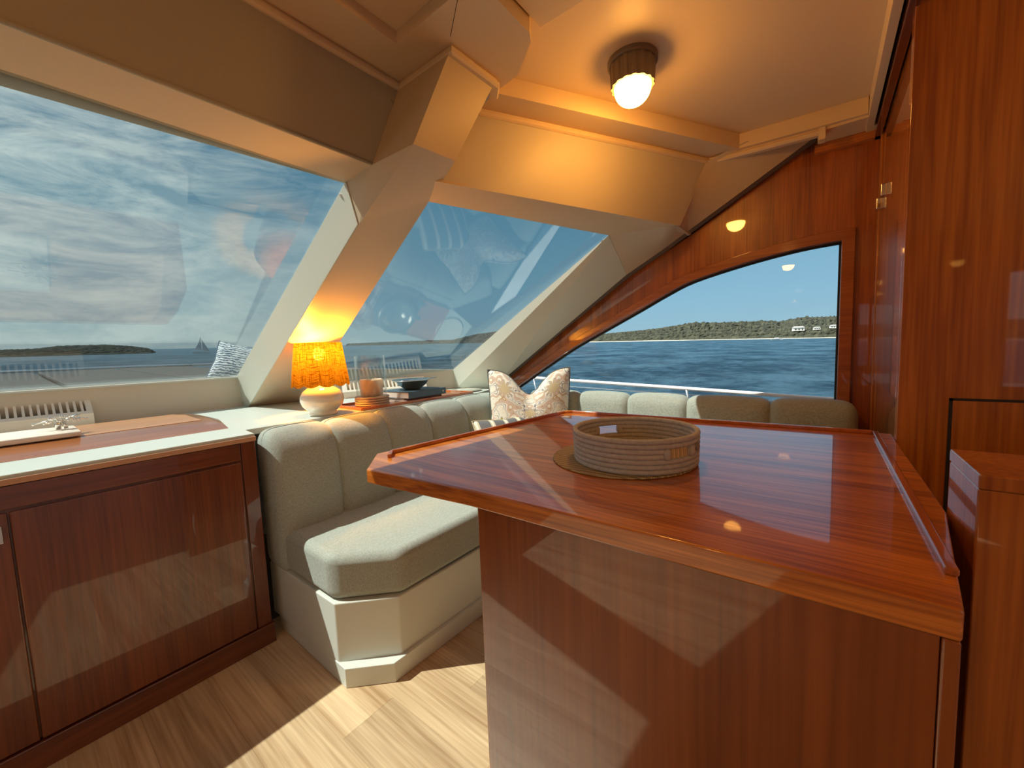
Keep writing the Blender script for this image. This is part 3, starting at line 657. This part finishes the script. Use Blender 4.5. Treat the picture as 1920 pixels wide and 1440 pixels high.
# base
prism('base', [(-1.93, .665), (-1.385, .672), (-1.225, .835), (-1.195, 1.88), (.10, 1.92), (.10, 2.43), (-1.93, 2.43)], .065, .302, BASEW, sf, bevel=.006)
prism('plinth', [(-1.90, .675), (-1.335, .668), (-1.21, .79), (-1.175, 1.95), (.10, 1.97), (.10, 2.42), (-1.90, 2.42)], 0, .075, BASEW, sf, bevel=.003)

# ------------------------------------------------------------------ peninsula counter
pn = root('galley_peninsula', (-.3, 1.0, 0), 'glossy cherry wood peninsula counter with raised edge rails', 'counter')
top_ = [(-.945, .572), (-.60, .604), (.128, .616), (.1715, .955), (.1715, 1.655), (-.93, 1.625), (-.965, 1.59), (-1.068, .684)]
prism('counter_top', top_, .862, .90, WOODX, pn, bevel=.004)
def rail(a, b, w=.012, h=.012, nm='fiddle_rail', ext_=0, m=WOODX):
    a, b = Vector(a), Vector(b); d = (b - a).normalized(); nrm = Vector((-d.y, d.x)) * w / 2
    return obj(nm, *prismd([a - nrm, b - nrm, b + nrm, a + nrm], .8995, .90 + h), m, pn, bevel=.003)
RAIL = wood('fiddle_rail_cherry', (.50, .13, .02), (.30, .06, .01), 1)
rail((-1.022, .705), (-.932, 1.572), m=RAIL); rail((-1.022, .705), (-.985, .672), m=RAIL); rail((-.932, 1.572), (-.90, 1.598), m=RAIL); rail((-.90, 1.598), (.127, 1.625), m=RAIL)
rail((.133, 1.63), (.133, .70), .014, .010, m=RAIL)
prism('apron', [(-.594, .622), (.110, .622), (.110, .64), (-.594, .64)], .845, .863, WOODDK, pn)
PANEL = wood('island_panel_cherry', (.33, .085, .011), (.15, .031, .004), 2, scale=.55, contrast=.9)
box('front_panel', -.594, .112, .620, .645, 0, .862, PANEL, pn, bevel=.002)
box('end_panel', -.594, -.57, .645, 1.50, 0, .862, PANEL, pn)
box('back_panel', -.57, .165, 1.475, 1.50, 0, .862, PANEL, pn)
box('corner_post', .1125, .128, .618, .66, 0, .8615, PANEL, pn, bevel=.003)
cb = obj('power_cable', *tubed([(-.598, .66, .30), (-.606, .655, .26), (-.612, .65, .20), (-.606, .655, .14), (-.598, .66, .12)], .004, 8), plain('white_cable', (.7, .6, .5), .5), smooth=True)
tag(cb, 'short pale cable loop on the side of the cherry peninsula', 'cable')

# bulkhead beyond the peninsula and the low cabinet beside the viewer
bh = struct(box('wall_aft', .172, 1.9, 1.56, 1.60, 0, 2.165, WOODT, bevel=.002))
bd = root('door_2', (.6, 1.56, .6), None, None); bd['kind'] = 'structure'
for q in ((.272, .279, .0, 1.026), (.95, .957, .0, 1.026)): box('shadow_groove', q[0], q[1], 1.5585, 1.5605, q[2], q[3], DARK, bd)
box('shadow_groove', .272, .957, 1.5585, 1.5605, 1.019, 1.026, DARK, bd)
box('door_panel', .279, .95, 1.5575, 1.5605, .02, 1.019, WOODT, bd, bevel=.001)
tw = root('side_cabinet', (.5, .88, 0), 'glossy cherry low cabinet block at the right end of the counter', 'cabinet')
box('body', .1735, .9, .812, .968, 0, .985, WOODT, tw, bevel=.003)
box('cabinet_top', .173, .9, .808, .970, .985, 1.006, WOODT, tw, bevel=.003)

# placemat and basket
MATM = plain('woven_seagrass', (.36, .26, .13), .85, bump=.8, bscale=160, var=.35)
def weave(name, c1, c2, s=220):
    m, nt, b = mat(name); N, L = nt.nodes, nt.links; tc = N.new('ShaderNodeTexCoord')
    ws = []
    for i in (0, 1):
        w = N.new('ShaderNodeTexWave'); w.bands_direction = 'XY'[i]; w.inputs['Scale'].default_value = s / 6.28 * (.25 if i else 1); w.inputs['Distortion'].default_value = 2.5; w.inputs['Detail'].default_value = 2; L.new(tc.outputs['Object'], w.inputs[0]); ws.append(w)
    mx = N.new('ShaderNodeMath'); mx.operation = 'MULTIPLY'; L.new(ws[0].outputs[1], mx.inputs[0]); L.new(ws[1].outputs[1], mx.inputs[1])
    cr = N.new('ShaderNodeValToRGB'); L.new(mx.outputs[0], cr.inputs[0]); cr.color_ramp.elements[0].color = (*c1, 1); cr.color_ramp.elements[1].color = (*c2, 1); cr.color_ramp.elements[1].position = .6
    L.new(cr.outputs[0], b.inputs['Base Color']); b.inputs['Roughness'].default_value = .8
    bp = N.new('ShaderNodeBump'); bp.inputs['Strength'].default_value = .5; bp.inputs['Distance'].default_value = .001; L.new(mx.outputs[0], bp.inputs['Height']); L.new(bp.outputs[0], b.inputs['Normal']); return m
pm = obj('placemat', *lathed([(0, .9005), (.182, .9005), (.185, .902), (.183, .9045), (0, .9045)], (-.418, 1.005, 0), 72, False), weave('seagrass_weave', (.24, .17, .08), (.58, .45, .24), 520), smooth=False)
tag(pm, 'round woven seagrass placemat under the rope basket', 'placemat')
BC = (-.385, 1.003)
bk = root('rope_basket', (BC[0], BC[1], .905), 'shallow round coiled grey rope tray with two jute slot handles', 'basket')
ROPE = plain('grey_cotton_rope', (.50, .48, .46), .9, bump=.6, bscale=700, var=.3)
JUTE = weave('tan_jute_wrap', (.50, .36, .17), (.78, .58, .30), 700)
NC = 7; rr = .0066; RB = .149
slots = [(-62, 11), (131, 11)]   # centre angle, half width (degrees)
slots = [(-28, 13), (141, 13)]
for k in range(NC):
    z = .911 + k * (.0118); RR = RB + .003 * (k / NC)
    if k in (3, 4):
        arcs = [(slots[0][0] + slots[0][1], slots[1][0] - slots[1][1]), (slots[1][0] + slots[1][1], 360 + slots[0][0] - slots[0][1])]
        for a0, a1 in arcs:
            pts = [(BC[0] + RR * math.cos(R(a0 + (a1 - a0) * i / 60)), BC[1] + RR * math.sin(R(a0 + (a1 - a0) * i / 60)), z) for i in range(61)]
            obj('rope_coil', *tubed(pts, rr, 10), ROPE, bk, smooth=True)
    else:
        pts = [(BC[0] + RR * math.cos(2 * math.pi * i / 120), BC[1] + RR * math.sin(2 * math.pi * i / 120), z) for i in range(120)]
        obj('rope_coil', *tubed(pts, rr, 10, True), ROPE, bk, smooth=True)
for c, hw in slots:
    for sg in (-1, 1):
        a = R(c + sg * (hw + 1)); obj('rope_knot', *xf(rboxd(.011, .008, .0125, .007, 4), T((BC[0] + (RB + .003) * math.cos(a), BC[1] + (RB + .003) * math.sin(a), .9525), a)), ROPE, bk, smooth=True)
pts = [(BC[0] + (RB + .001) * math.cos(R(a)), BC[1] + (RB + .001) * math.sin(R(a)), .9525) for a in [slots[0][0] - 13 + i * 26 / 12 for i in range(13)]]
V = []; F = []
for i, p in enumerate(pts):
    V += [(p[0], p[1], p[2] - .0125), (p[0], p[1], p[2] + .0125)]
    dx, dy = (Vector(p[:2]) - Vector(BC)).normalized(); V += [(p[0] - dx * .003, p[1] - dy * .003, p[2] + .0125), (p[0] - dx * .003, p[1] - dy * .003, p[2] - .0125)]
for i in range(12):
    for j in range(4): F.append((i * 4 + j, i * 4 + (j + 1) % 4, (i + 1) * 4 + (j + 1) % 4, (i + 1) * 4 + j))
F += [(0, 1, 2, 3), (51, 50, 49, 48)]
obj('jute_handle', V, F, JUTE, bk)
obj('basket_bottom', *lathed([(0, .905), (RB, .905), (RB, .911), (0, .911)], (BC[0], BC[1], 0), 60, False), weave('jute_bottom', (.36, .25, .11), (.58, .42, .2), 420), bk)
a = R(slots[0][0] + 24); obj('leather_tag', *xf(rboxd(.003, .009, .009, .003, 4), T((BC[0] + (RB + .009) * math.cos(a), BC[1] + (RB + .009) * math.sin(a), .956), a)), plain('grey_leather_tag', (.28, .25, .22), .6), bk, smooth=True)

# ------------------------------------------------------------------ lamps
def emis(name, col, st):
    m = bpy.data.materials.new(name); m.use_nodes = True; nt = m.node_tree; nt.nodes.clear(); e = nt.nodes.new('ShaderNodeEmission'); e.inputs[0].default_value = (*col, 1); e.inputs[1].default_value = st
    o = nt.nodes.new('ShaderNodeOutputMaterial'); nt.links.new(e.outputs[0], o.inputs[0]); return m
DOME = emis('lit_dome_glass', (1, .44, .075), 82)
HOUS = plain('grey_brown_lamp_housing', (.20, .15, .10), .4)
def dome_lamp(x, y, z, label):
    rt = root('ceiling_lamp', (x, y, z), label, 'lamp', 'dome ceiling lamps')
    obj('base_flange', *lathed([(0, 0), (.083, 0), (.083, -.012), (.078, -.016), (0, -.016)], (x, y, z), 48, False), HOUS, rt)
    V, F = [], []; n = 96
    for zz, rr_ in ((-.012, .076), (-.085, .072), (-.085, .062), (-.014, .062)):
        for i in range(n):
            a = 2 * math.pi * i / n; flt = 1 - .045 * (1 if (i // 3) % 2 else 0); V.append((x + rr_ * flt * math.cos(a), y + rr_ * flt * math.sin(a), z + zz))
    for j in range(3):
        for i in range(n): F.append((j * n + i, j * n + (i + 1) % n, (j + 1) * n + (i + 1) % n, (j + 1) * n + i))
    obj('ribbed_housing', V, F, HOUS, rt)
    pr = [(.0605, -.03), (.0605, -.09)] + [(.0605 * math.cos(t), -.09 - .055 * math.sin(t)) for t in [i * math.pi / 2 / 10 for i in range(1, 11)]]
    obj('glass_dome', *lathed(pr, (x, y, z), 40, False), DOME, rt, smooth=True)
LX, LY = -.535, 1.42
dome_lamp(LX, LY, 2.165, 'round dome ceiling lamp glowing warm above the peninsula')
for (x, y, lb) in ((-.35, -.95, 'added dome fill lamp behind the viewer nearest the windscreen'), (1.3, -.6, 'added dome fill lamp behind the viewer in the middle of the saloon'), (2.6, 1.0, 'added dome fill lamp behind the viewer by the aft port corner'), (2.6, -1.2, 'added dome fill lamp behind the viewer by the aft starboard corner')):
    dome_lamp(x, y, 2.165, lb)  # unseen lamps, added behind the camera as warm fill for the interior

LP = (-2.05, 1.02)
tl = root('table_lamp', (LP[0], LP[1], .9), 'white round ceramic table lamp with glowing woven orange shade', 'lamp')
CER = plain('white_glazed_ceramic', (.80, .76, .66), .15, coat=1)
obj('ceramic_body', *lathed([(0, 0), (.066, 0), (.068, .012), (.064, .02), (.075, .028), (.096, .05), (.106, .078), (.104, .10), (.09, .125), (.066, .142), (.04, .15), (.022, .156), (.02, .165), (0, .165)], (LP[0], LP[1], .9), 56, False), CER, tl, smooth=True)
obj('stem', *lathed([(.007, .16), (.007, .29)], (LP[0], LP[1], .9), 12), plain('brass_stem', (.7, .5, .2), .3, 1), tl)
m = bpy.data.materials.new('woven_raffia_shade'); m.use_nodes = True; nt = m.node_tree; N, L = nt.nodes, nt.links; N.clear()
out = N.new('ShaderNodeOutputMaterial'); tc = N.new('ShaderNodeTexCoord')
uvm = N.new('ShaderNodeUVMap')
ws = []
for sc_x, sc_y, dist in ((230, 7, .6), (14, 150, .8)):
    mp = N.new('ShaderNodeMapping'); mp.inputs['Scale'].default_value = (sc_x, sc_y, 1); L.new(tc.outputs['UV'], mp.inputs[0])
    n_ = N.new('ShaderNodeTexNoise'); n_.inputs['Scale'].default_value = 1; n_.inputs['Detail'].default_value = 3; n_.inputs['Roughness'].default_value = .7; L.new(mp.outputs[0], n_.inputs[0]); ws.append(n_)
mx = N.new('ShaderNodeMath'); mx.operation = 'MINIMUM'; L.new(ws[0].outputs[0], mx.inputs[0]); L.new(ws[1].outputs[0], mx.inputs[1])
cr = N.new('ShaderNodeValToRGB'); L.new(mx.outputs[0], cr.inputs[0]); cr.color_ramp.elements[0].position = .36; cr.color_ramp.elements[1].position = .5; cr.color_ramp.elements[0].color = (.024, .009, .001, 1); cr.color_ramp.elements[1].color = (.11, .066, .009, 1)
tr = N.new('ShaderNodeBsdfTranslucent'); L.new(cr.outputs[0], tr.inputs[0]); df = N.new('ShaderNodeBsdfDiffuse'); L.new(cr.outputs[0], df.inputs[0]); a1 = N.new('ShaderNodeMixShader'); a1.inputs[0].default_value = .3; L.new(tr.outputs[0], a1.inputs[1]); L.new(df.outputs[0], a1.inputs[2])
tp = N.new('ShaderNodeBsdfTransparent'); tp.inputs[0].default_value = (1, .75, .4, 1); hr = N.new('ShaderNodeValToRGB'); L.new(mx.outputs[0], hr.inputs[0]); hr.color_ramp.elements[0].position = .5; hr.color_ramp.elements[1].position = .62; hr.color_ramp.elements[1].color = (.06, .06, .06, 1)
a2 = N.new('ShaderNodeMixShader'); L.new(hr.outputs[0], a2.inputs[0]); L.new(a1.outputs[0], a2.inputs[1]); L.new(tp.outputs[0], a2.inputs[2]); L.new(a2.outputs[0], out.inputs[0])
SHADE = m
V, F = [], []; n = 96; rows = 10
for j in range(rows + 1):
    t = j / rows
    for i in range(n + 1):
        a = 2 * math.pi * i / n; rb = .138 + (.112 - .138) * t; z0 = .155 - (.012 * abs(math.sin(a * 6)) - .006 if True else 0)
        V.append((LP[0] + rb * math.cos(a), LP[1] + rb * math.sin(a), .9 + z0 * (1 - t) + .372 * t))
for j in range(rows):
    for i in range(n): F.append((j * (n + 1) + i, j * (n + 1) + i + 1, (j + 1) * (n + 1) + i + 1, (j + 1) * (n + 1) + i))
sd = obj('lamp_shade', V, F, SHADE, tl, smooth=True)
uv = sd.data.uv_layers.new(name='UVMap')
for lp in sd.data.loops: k = lp.vertex_index; uv.data[lp.index].uv = ((k % (n + 1)) / n, (k // (n + 1)) / rows * .35)
obj('light_bulb', *xf(lathed([(0, -.035), (.018, -.03), (.028, -.01), (.03, .005), (.024, .022), (.01, .032), (0, .034)], (0, 0, 0), 24, False), T((LP[0], LP[1], 1.215))), emis('lit_bulb', (1, .38, .04), 640), tl, smooth=True)

# tray, candle, books, bowl
tr_ = root('wooden_tray', (-2.1, 1.6, .9), 'flat orange wooden tray behind the sofa back', 'tray')
TW = wood('tray_wood', (.58, .17, .04), (.42, .10, .02), 1, coat_r=.1)
tp_ = [(-1.965, 1.19), (-2.26, 1.20), (-2.26, 2.06), (-1.965, 2.06)]
prism('tray_base', tp_, .9003, .906, TW, tr_)
for a, b in zip(tp_, tp_[1:] + tp_[:1]):
    a, b = Vector(a), Vector(b); d_ = (b - a).normalized(); q = Vector((-d_.y, d_.x)) * .005
    obj('tray_rim', *prismd([a - q, b - q, b + q, a + q], .9003, .916), TW, tr_, bevel=.002)
CN = (-2.105, 1.345)
ch = root('hurricane_candle_holder', (CN[0], CN[1], .906), 'clear glass hurricane cylinder on a ringed wooden base', 'candle holder')
for k in range(4): obj('base_ring', *lathed([(0, 0), (.092, 0), (.098, .003), (.098, .009), (.092, .012), (0, .012)], (CN[0], CN[1], .907 + k * .0135), 40, False), plain('weathered_ring_wood', (.52, .44, .33), .6, var=.2, bscale=60) if k == 0 else bpy.data.materials['weathered_ring_wood'], ch, smooth=False)
obj('glass_cylinder', *lathed([(.086, .055), (.086, .29), (.083, .29), (.083, .058)], (CN[0], CN[1], .907), 48, False), CLGLASS, ch, smooth=True)
cd = root('pillar_candle', (CN[0], CN[1], .962), 'cream pillar candle standing inside the glass cylinder', 'candle')
obj('wax', *lathed([(0, 0), (.064, 0), (.064, .088), (.060, .096), (.045, .092), (0, .088)], (CN[0], CN[1], .9622), 40, False), plain('cream_wax', (.85, .62, .38), .45), cd, smooth=True)
obj('wick', *tubed([(CN[0], CN[1], 1.05), (CN[0] + .003, CN[1], 1.068)], .0015, 6), DARK, cd)
def book(cx_, cy_, z, L_, W_, th, rz, cover, label, text=None):
    rt = root('coffee_table_book', (cx_, cy_, z), label, 'book', 'books on the orange tray'); z4 = T((cx_, cy_, z), rz)
    obj('pages', *xf(boxd(-W_ / 2 + .003, W_ / 2 - .004, -L_ / 2 + .003, L_ / 2 - .003, .002, th - .002), z4), bpy.data.materials['page_paper'], rt)
    obj('cover', *xf(merge(boxd(-W_ / 2, W_ / 2, -L_ / 2, L_ / 2, 0, .0022), boxd(-W_ / 2, W_ / 2, -L_ / 2, L_ / 2, th - .0022, th), boxd(W_ / 2 - .003, W_ / 2, -L_ / 2, L_ / 2, 0, th)), z4), cover, rt)
    if 'blue' in label:
        obj('spine_emblem', *xf(lathed([(0, 0), (.006, 0), (.006, .0008), (0, .0008)], (0, 0, 0), 16, False), z4 @ Matrix.Translation((W_ / 2, L_ * .42, th / 2)) @ Matrix.Rotation(R(90), 4, 'Y')), bpy.data.materials['page_paper'], rt)
    if text:
        cu = bpy.data.curves.new('spine_lettering', 'FONT'); cu.body = text; cu.size = th * .62; cu.align_x = 'CENTER'; cu.align_y = 'CENTER'; cu.extrude = .0004; cu.space_character = 1.1
        t = bpy.data.objects.new('spine_lettering', cu); COL.objects.link(t)
        dg = bpy.context.evaluated_depsgraph_get(); me = bpy.data.meshes.new_from_object(t.evaluated_get(dg)); bpy.data.objects.remove(t)
        t = bpy.data.objects.new('spine_lettering', me); COL.objects.link(t); t.parent = rt; me.materials.append(plain('grey_spine_ink', (.35, .42, .48), .6))
        t.matrix_local = Matrix.Rotation(rz, 4, 'Z') @ Matrix.Translation((W_ / 2 + .0003, 0, th / 2)) @ Matrix.Rotation(R(90), 4, 'Z') @ Matrix.Rotation(R(90), 4, 'X')
plain('page_paper', (.78, .68, .58), .9)
book(-2.115, 1.635, .9065, .31, .26, .009, R(4), plain('white_book_cover', (.72, .66, .60), .5), 'pale book at the bottom of the pile on the tray')
book(-2.125, 1.65, .9160, .29, .25, .012, R(-3), plain('red_book_cover', (.45, .13, .07), .5), 'thin reddish book in the middle of the pile on the tray')
book(-2.10, 1.645, .9285, .31, .28, .040, R(2), plain('slate_blue_book_cover', (.07, .12, .16), .45), 'thick slate blue book on top of the pile on the tray')
bw_ = root('silver_bowl', (-2.10, 1.64, 0.969), 'shallow hammered silver bowl on top of the blue book', 'bowl')
SILV = plain('hammered_silver', (.80, .76, .66), .14, 1, bump=1.0, bscale=45)
obj('bowl_shell', *lathed([(0, .004), (.045, .0), (.05, .003), (.088, .03), (.108, .054), (.130, .060), (.130, .064), (.104, .058), (.082, .034), (.04, .008), (0, .008)], (-2.10, 1.64, 0.969), 44, False), SILV, bw_, smooth=True)
obj('bowl_handle', *xf(rboxd(.018, .03, .003, .003, 4), T((-2.06, 1.775, 1.031), R(-20))), SILV, bw_, smooth=True)
pl = obj('round_plate', *lathed([(0, 0), (.09, 0), (.115, .006), (.12, .011), (.11, .009), (0, .006)], (-2.13, 2.16, .9005), 48, False), CER, smooth=True); tag(pl, 'round white plate lying on the dash in the far corner', 'plate')

# ------------------------------------------------------------------ pillows
def pillowd(w, h, t, chop=0, n=28):
    V, F = [], []
    for sgn in (1, -1):
        for i in range(n + 1):
            for j in range(n + 1):
                u, v = i / n * 2 - 1, j / n * 2 - 1
                ex = 1 + .05 * (abs(u * v)) - .04 * (1 - abs(u)) * abs(v) ** 2 - .04 * (1 - abs(v)) * abs(u) ** 2
                x = u * w / 2 * ex; y = v * h / 2 * ex
                dip = chop * math.exp(-(u / .42) ** 2) * max(0, (v + .35) / 1.35) ** 1.3
                y -= dip
                th = t / 2 * (max(0, 1 - abs(u) ** 2.6) * max(0, 1 - abs(v) ** 2.6)) ** .5 * (1 - .5 * math.exp(-(u / .22) ** 2) * max(0, v) * (1 if chop else 0))
                V.append((x, y, sgn * th))
    m_ = (n + 1) ** 2
    for s in (0, 1):
        for i in range(n):
            for j in range(n): a = s * m_ + i * (n + 1) + j; F.append((a, a + 1, a + n + 2, a + n + 1))
    return V, F
def pillow(name, w, h, t, M4, mt, label, chop=0, pip_m=None):
    rt = root(name, M4.translation, label, 'cushion')
    v, f = pillowd(w, h, t, chop); 
    me = bpy.data.meshes.new('cover'); me.from_pydata(v, [], f); uv = me.uv_layers.new(name='UVMap'); n = 28; m_ = (n + 1) ** 2
    for lp in me.loops: k = lp.vertex_index % m_; uv.data[lp.index].uv = ((k // (n + 1)) / n, (k % (n + 1)) / n)
    bm = bmesh.new(); bm.from_mesh(me); bmesh.ops.remove_doubles(bm, verts=bm.verts, dist=1e-5); bmesh.ops.recalc_face_normals(bm, faces=bm.faces); bm.to_mesh(me); bm.free()
    o = bpy.data.objects.new('cover', me); COL.objects.link(o); o.parent = rt; o.matrix_local = M4.to_3x3().to_4x4(); me.materials.append(mt)
    for p in me.polygons: p.use_smooth = True
    ed = [v[i * (n + 1)] for i in range(n + 1)] + [v[n * (n + 1) + j] for j in range(1, n + 1)] + [v[i * (n + 1) + n] for i in range(n - 1, -1, -1)] + [v[j] for j in range(n - 1, 0, -1)]
    vv, ff = tubed(ed, .004, 6, True); me2 = bpy.data.meshes.new('piping'); me2.from_pydata([tuple(q) for q in vv], [], ff); p = bpy.data.objects.new('piping', me2); COL.objects.link(p); p.parent = rt; p.matrix_local = M4.to_3x3().to_4x4(); me2.materials.append(pip_m or mt)
    return rt
# paisley print
m, nt, b = mat('paisley_print_linen'); N, L = nt.nodes, nt.links
tc = N.new('ShaderNodeTexCoord'); sp = N.new('ShaderNodeSeparateXYZ'); L.new(tc.outputs['UV'], sp.inputs[0])
def mth(op, a, b_=None, c=None):
    n_ = N.new('ShaderNodeMath'); n_.operation = op
    for i, q in enumerate((a, b_, c)):
        if q is None: continue
        if isinstance(q, (int, float)): n_.inputs[i].default_value = q
        else: L.new(q, n_.inputs[i])
    return n_.outputs[0]
ux = mth('ABSOLUTE', mth('SUBTRACT', sp.outputs[0], .5)); vy = sp.outputs[1]
cb_ = N.new('ShaderNodeCombineXYZ'); L.new(ux, cb_.inputs[0]); L.new(vy, cb_.inputs[1])
def layer(prev, fac, col):
    x = N.new('ShaderNodeMixRGB'); L.new(fac, x.inputs[0]); L.new(prev, x.inputs[1]) if not isinstance(prev, tuple) else None
    if isinstance(prev, tuple): x.inputs[1].default_value = (*prev, 1)
    x.inputs[2].default_value = (*col, 1); return x.outputs[0]
def band(val, c, w): return mth('LESS_THAN', mth('ABSOLUTE', mth('SUBTRACT', val, c)), w)
nz = N.new('ShaderNodeTexNoise'); L.new(cb_.outputs[0], nz.inputs[0]); nz.inputs['Scale'].default_value = 7; nz.inputs['Detail'].default_value = 1
base = (.80, .74, .62)
c = layer(base, band(nz.outputs[0], .56, .045), (.62, .46, .36))
vo = N.new('ShaderNodeTexVoronoi'); L.new(cb_.outputs[0], vo.inputs[0]); vo.inputs['Scale'].default_value = 26
c = layer(c, mth('LESS_THAN', vo.outputs[0], .16), (.52, .40, .34))
c = layer(c, band(nz.outputs[0], .46, .010), (.22, .22, .27)); c = layer(c, band(nz.outputs[0], .60, .008), (.50, .30, .14)); c = layer(c, band(nz.outputs[0], .40, .008), (.25, .25, .32))
# leafy medallions
for (cx_, cy_, rad) in ((.33, .30, .15), (.30, .80, .10), (.0, .55, .09)):
    dx = mth('SUBTRACT', ux, cx_); dy = mth('SUBTRACT', vy, cy_); rad_ = mth('POWER', mth('ADD', mth('MULTIPLY', dx, dx), mth('MULTIPLY', dy, dy)), .5)
    ang = mth('ARCTAN2', dy, dx); pet = mth('MULTIPLY', mth('ADD', mth('ABSOLUTE', mth('SINE', mth('MULTIPLY', ang, 5.5))), .35), rad * .75)
    ins = mth('LESS_THAN', rad_, pet); c = layer(c, ins, (.36, .34, .06) if rad > .12 else (.55, .42, .26))
    c = layer(c, band(mth('SUBTRACT', rad_, pet), .006, .004), (.24, .23, .25)); c = layer(c, band(mth('SUBTRACT', rad_, mth('MULTIPLY', pet, .45)), 0, .006), (.60, .50, .22))
L.new(c, b.inputs['Base Color']); b.inputs['Roughness'].default_value = .9
PAIS = m
m, nt, b = mat('grey_stripe_cotton'); N, L = nt.nodes, nt.links
tc = N.new('ShaderNodeTexCoord'); sp = N.new('ShaderNodeSeparateXYZ'); L.new(tc.outputs['UV'], sp.inputs[0])
v_ = mth('FRACT', mth('MULTIPLY', sp.outputs[0], 4.5)); c = layer((.14, .14, .145), mth('LESS_THAN', v_, .30), (.62, .56, .40)); c = layer(c, band(v_, .15, .05), (.85, .80, .68)); L.new(c, b.inputs['Base Color']); b.inputs['Roughness'].default_value = .9
STRP = m
def frame(center, nrm, upv):
    z = Vector(nrm).normalized(); y = (Vector(upv) - z * Vector(upv).dot(z)).normalized(); x = y.cross(z); M_ = Matrix((x, y, z)).transposed().to_4x4(); M_.translation = center; return M_
DPIP = plain('dark_piping', (.12, .12, .10), .8)
pillow('paisley_cushion', .52, .56, .17, frame((-1.50, 2.10, .785), (.571, -.80, .22), (-.1, .15, 1)), PAIS, 'cream paisley print cushion with green leaves, dented top, in the sofa corner', .15, DPIP)
pillow('striped_cushion', .40, .40, .13, frame((-1.475, 1.87, .600), (.75, -.35, .50), (-.45, .2, 1)), STRP, 'grey cushion with cream and yellow stripes leaning on the left sofa back', 0)
# patterned cushion lying out on the foredeck
m, nt, b = mat('blue_white_zigzag_print'); N, L = nt.nodes, nt.links; tc = N.new('ShaderNodeTexCoord'); w = N.new('ShaderNodeTexWave'); L.new(tc.outputs['UV'], w.inputs[0]); w.bands_direction = 'Y'; w.inputs['Scale'].default_value = 5; w.inputs['Distortion'].default_value = 5; w.inputs['Detail Scale'].default_value = 3
cr = N.new('ShaderNodeValToRGB'); L.new(w.outputs[0], cr.inputs[0]); cr.color_ramp.elements[0].position = .45; cr.color_ramp.elements[1].position = .5; cr.color_ramp.elements[0].color = (.10, .15, .22, 1); cr.color_ramp.elements[1].color = (.75, .78, .76, 1); L.new(cr.outputs[0], b.inputs['Base Color']); b.inputs['Roughness'].default_value = .9
pillow('outdoor_cushion', .36, .36, .10, frame((-3.5, 1.15, 1.16), (1, -.1, .8), (-.5, .5, 1)), m, 'blue and white patterned cushion outside on the foredeck beside the mullion')
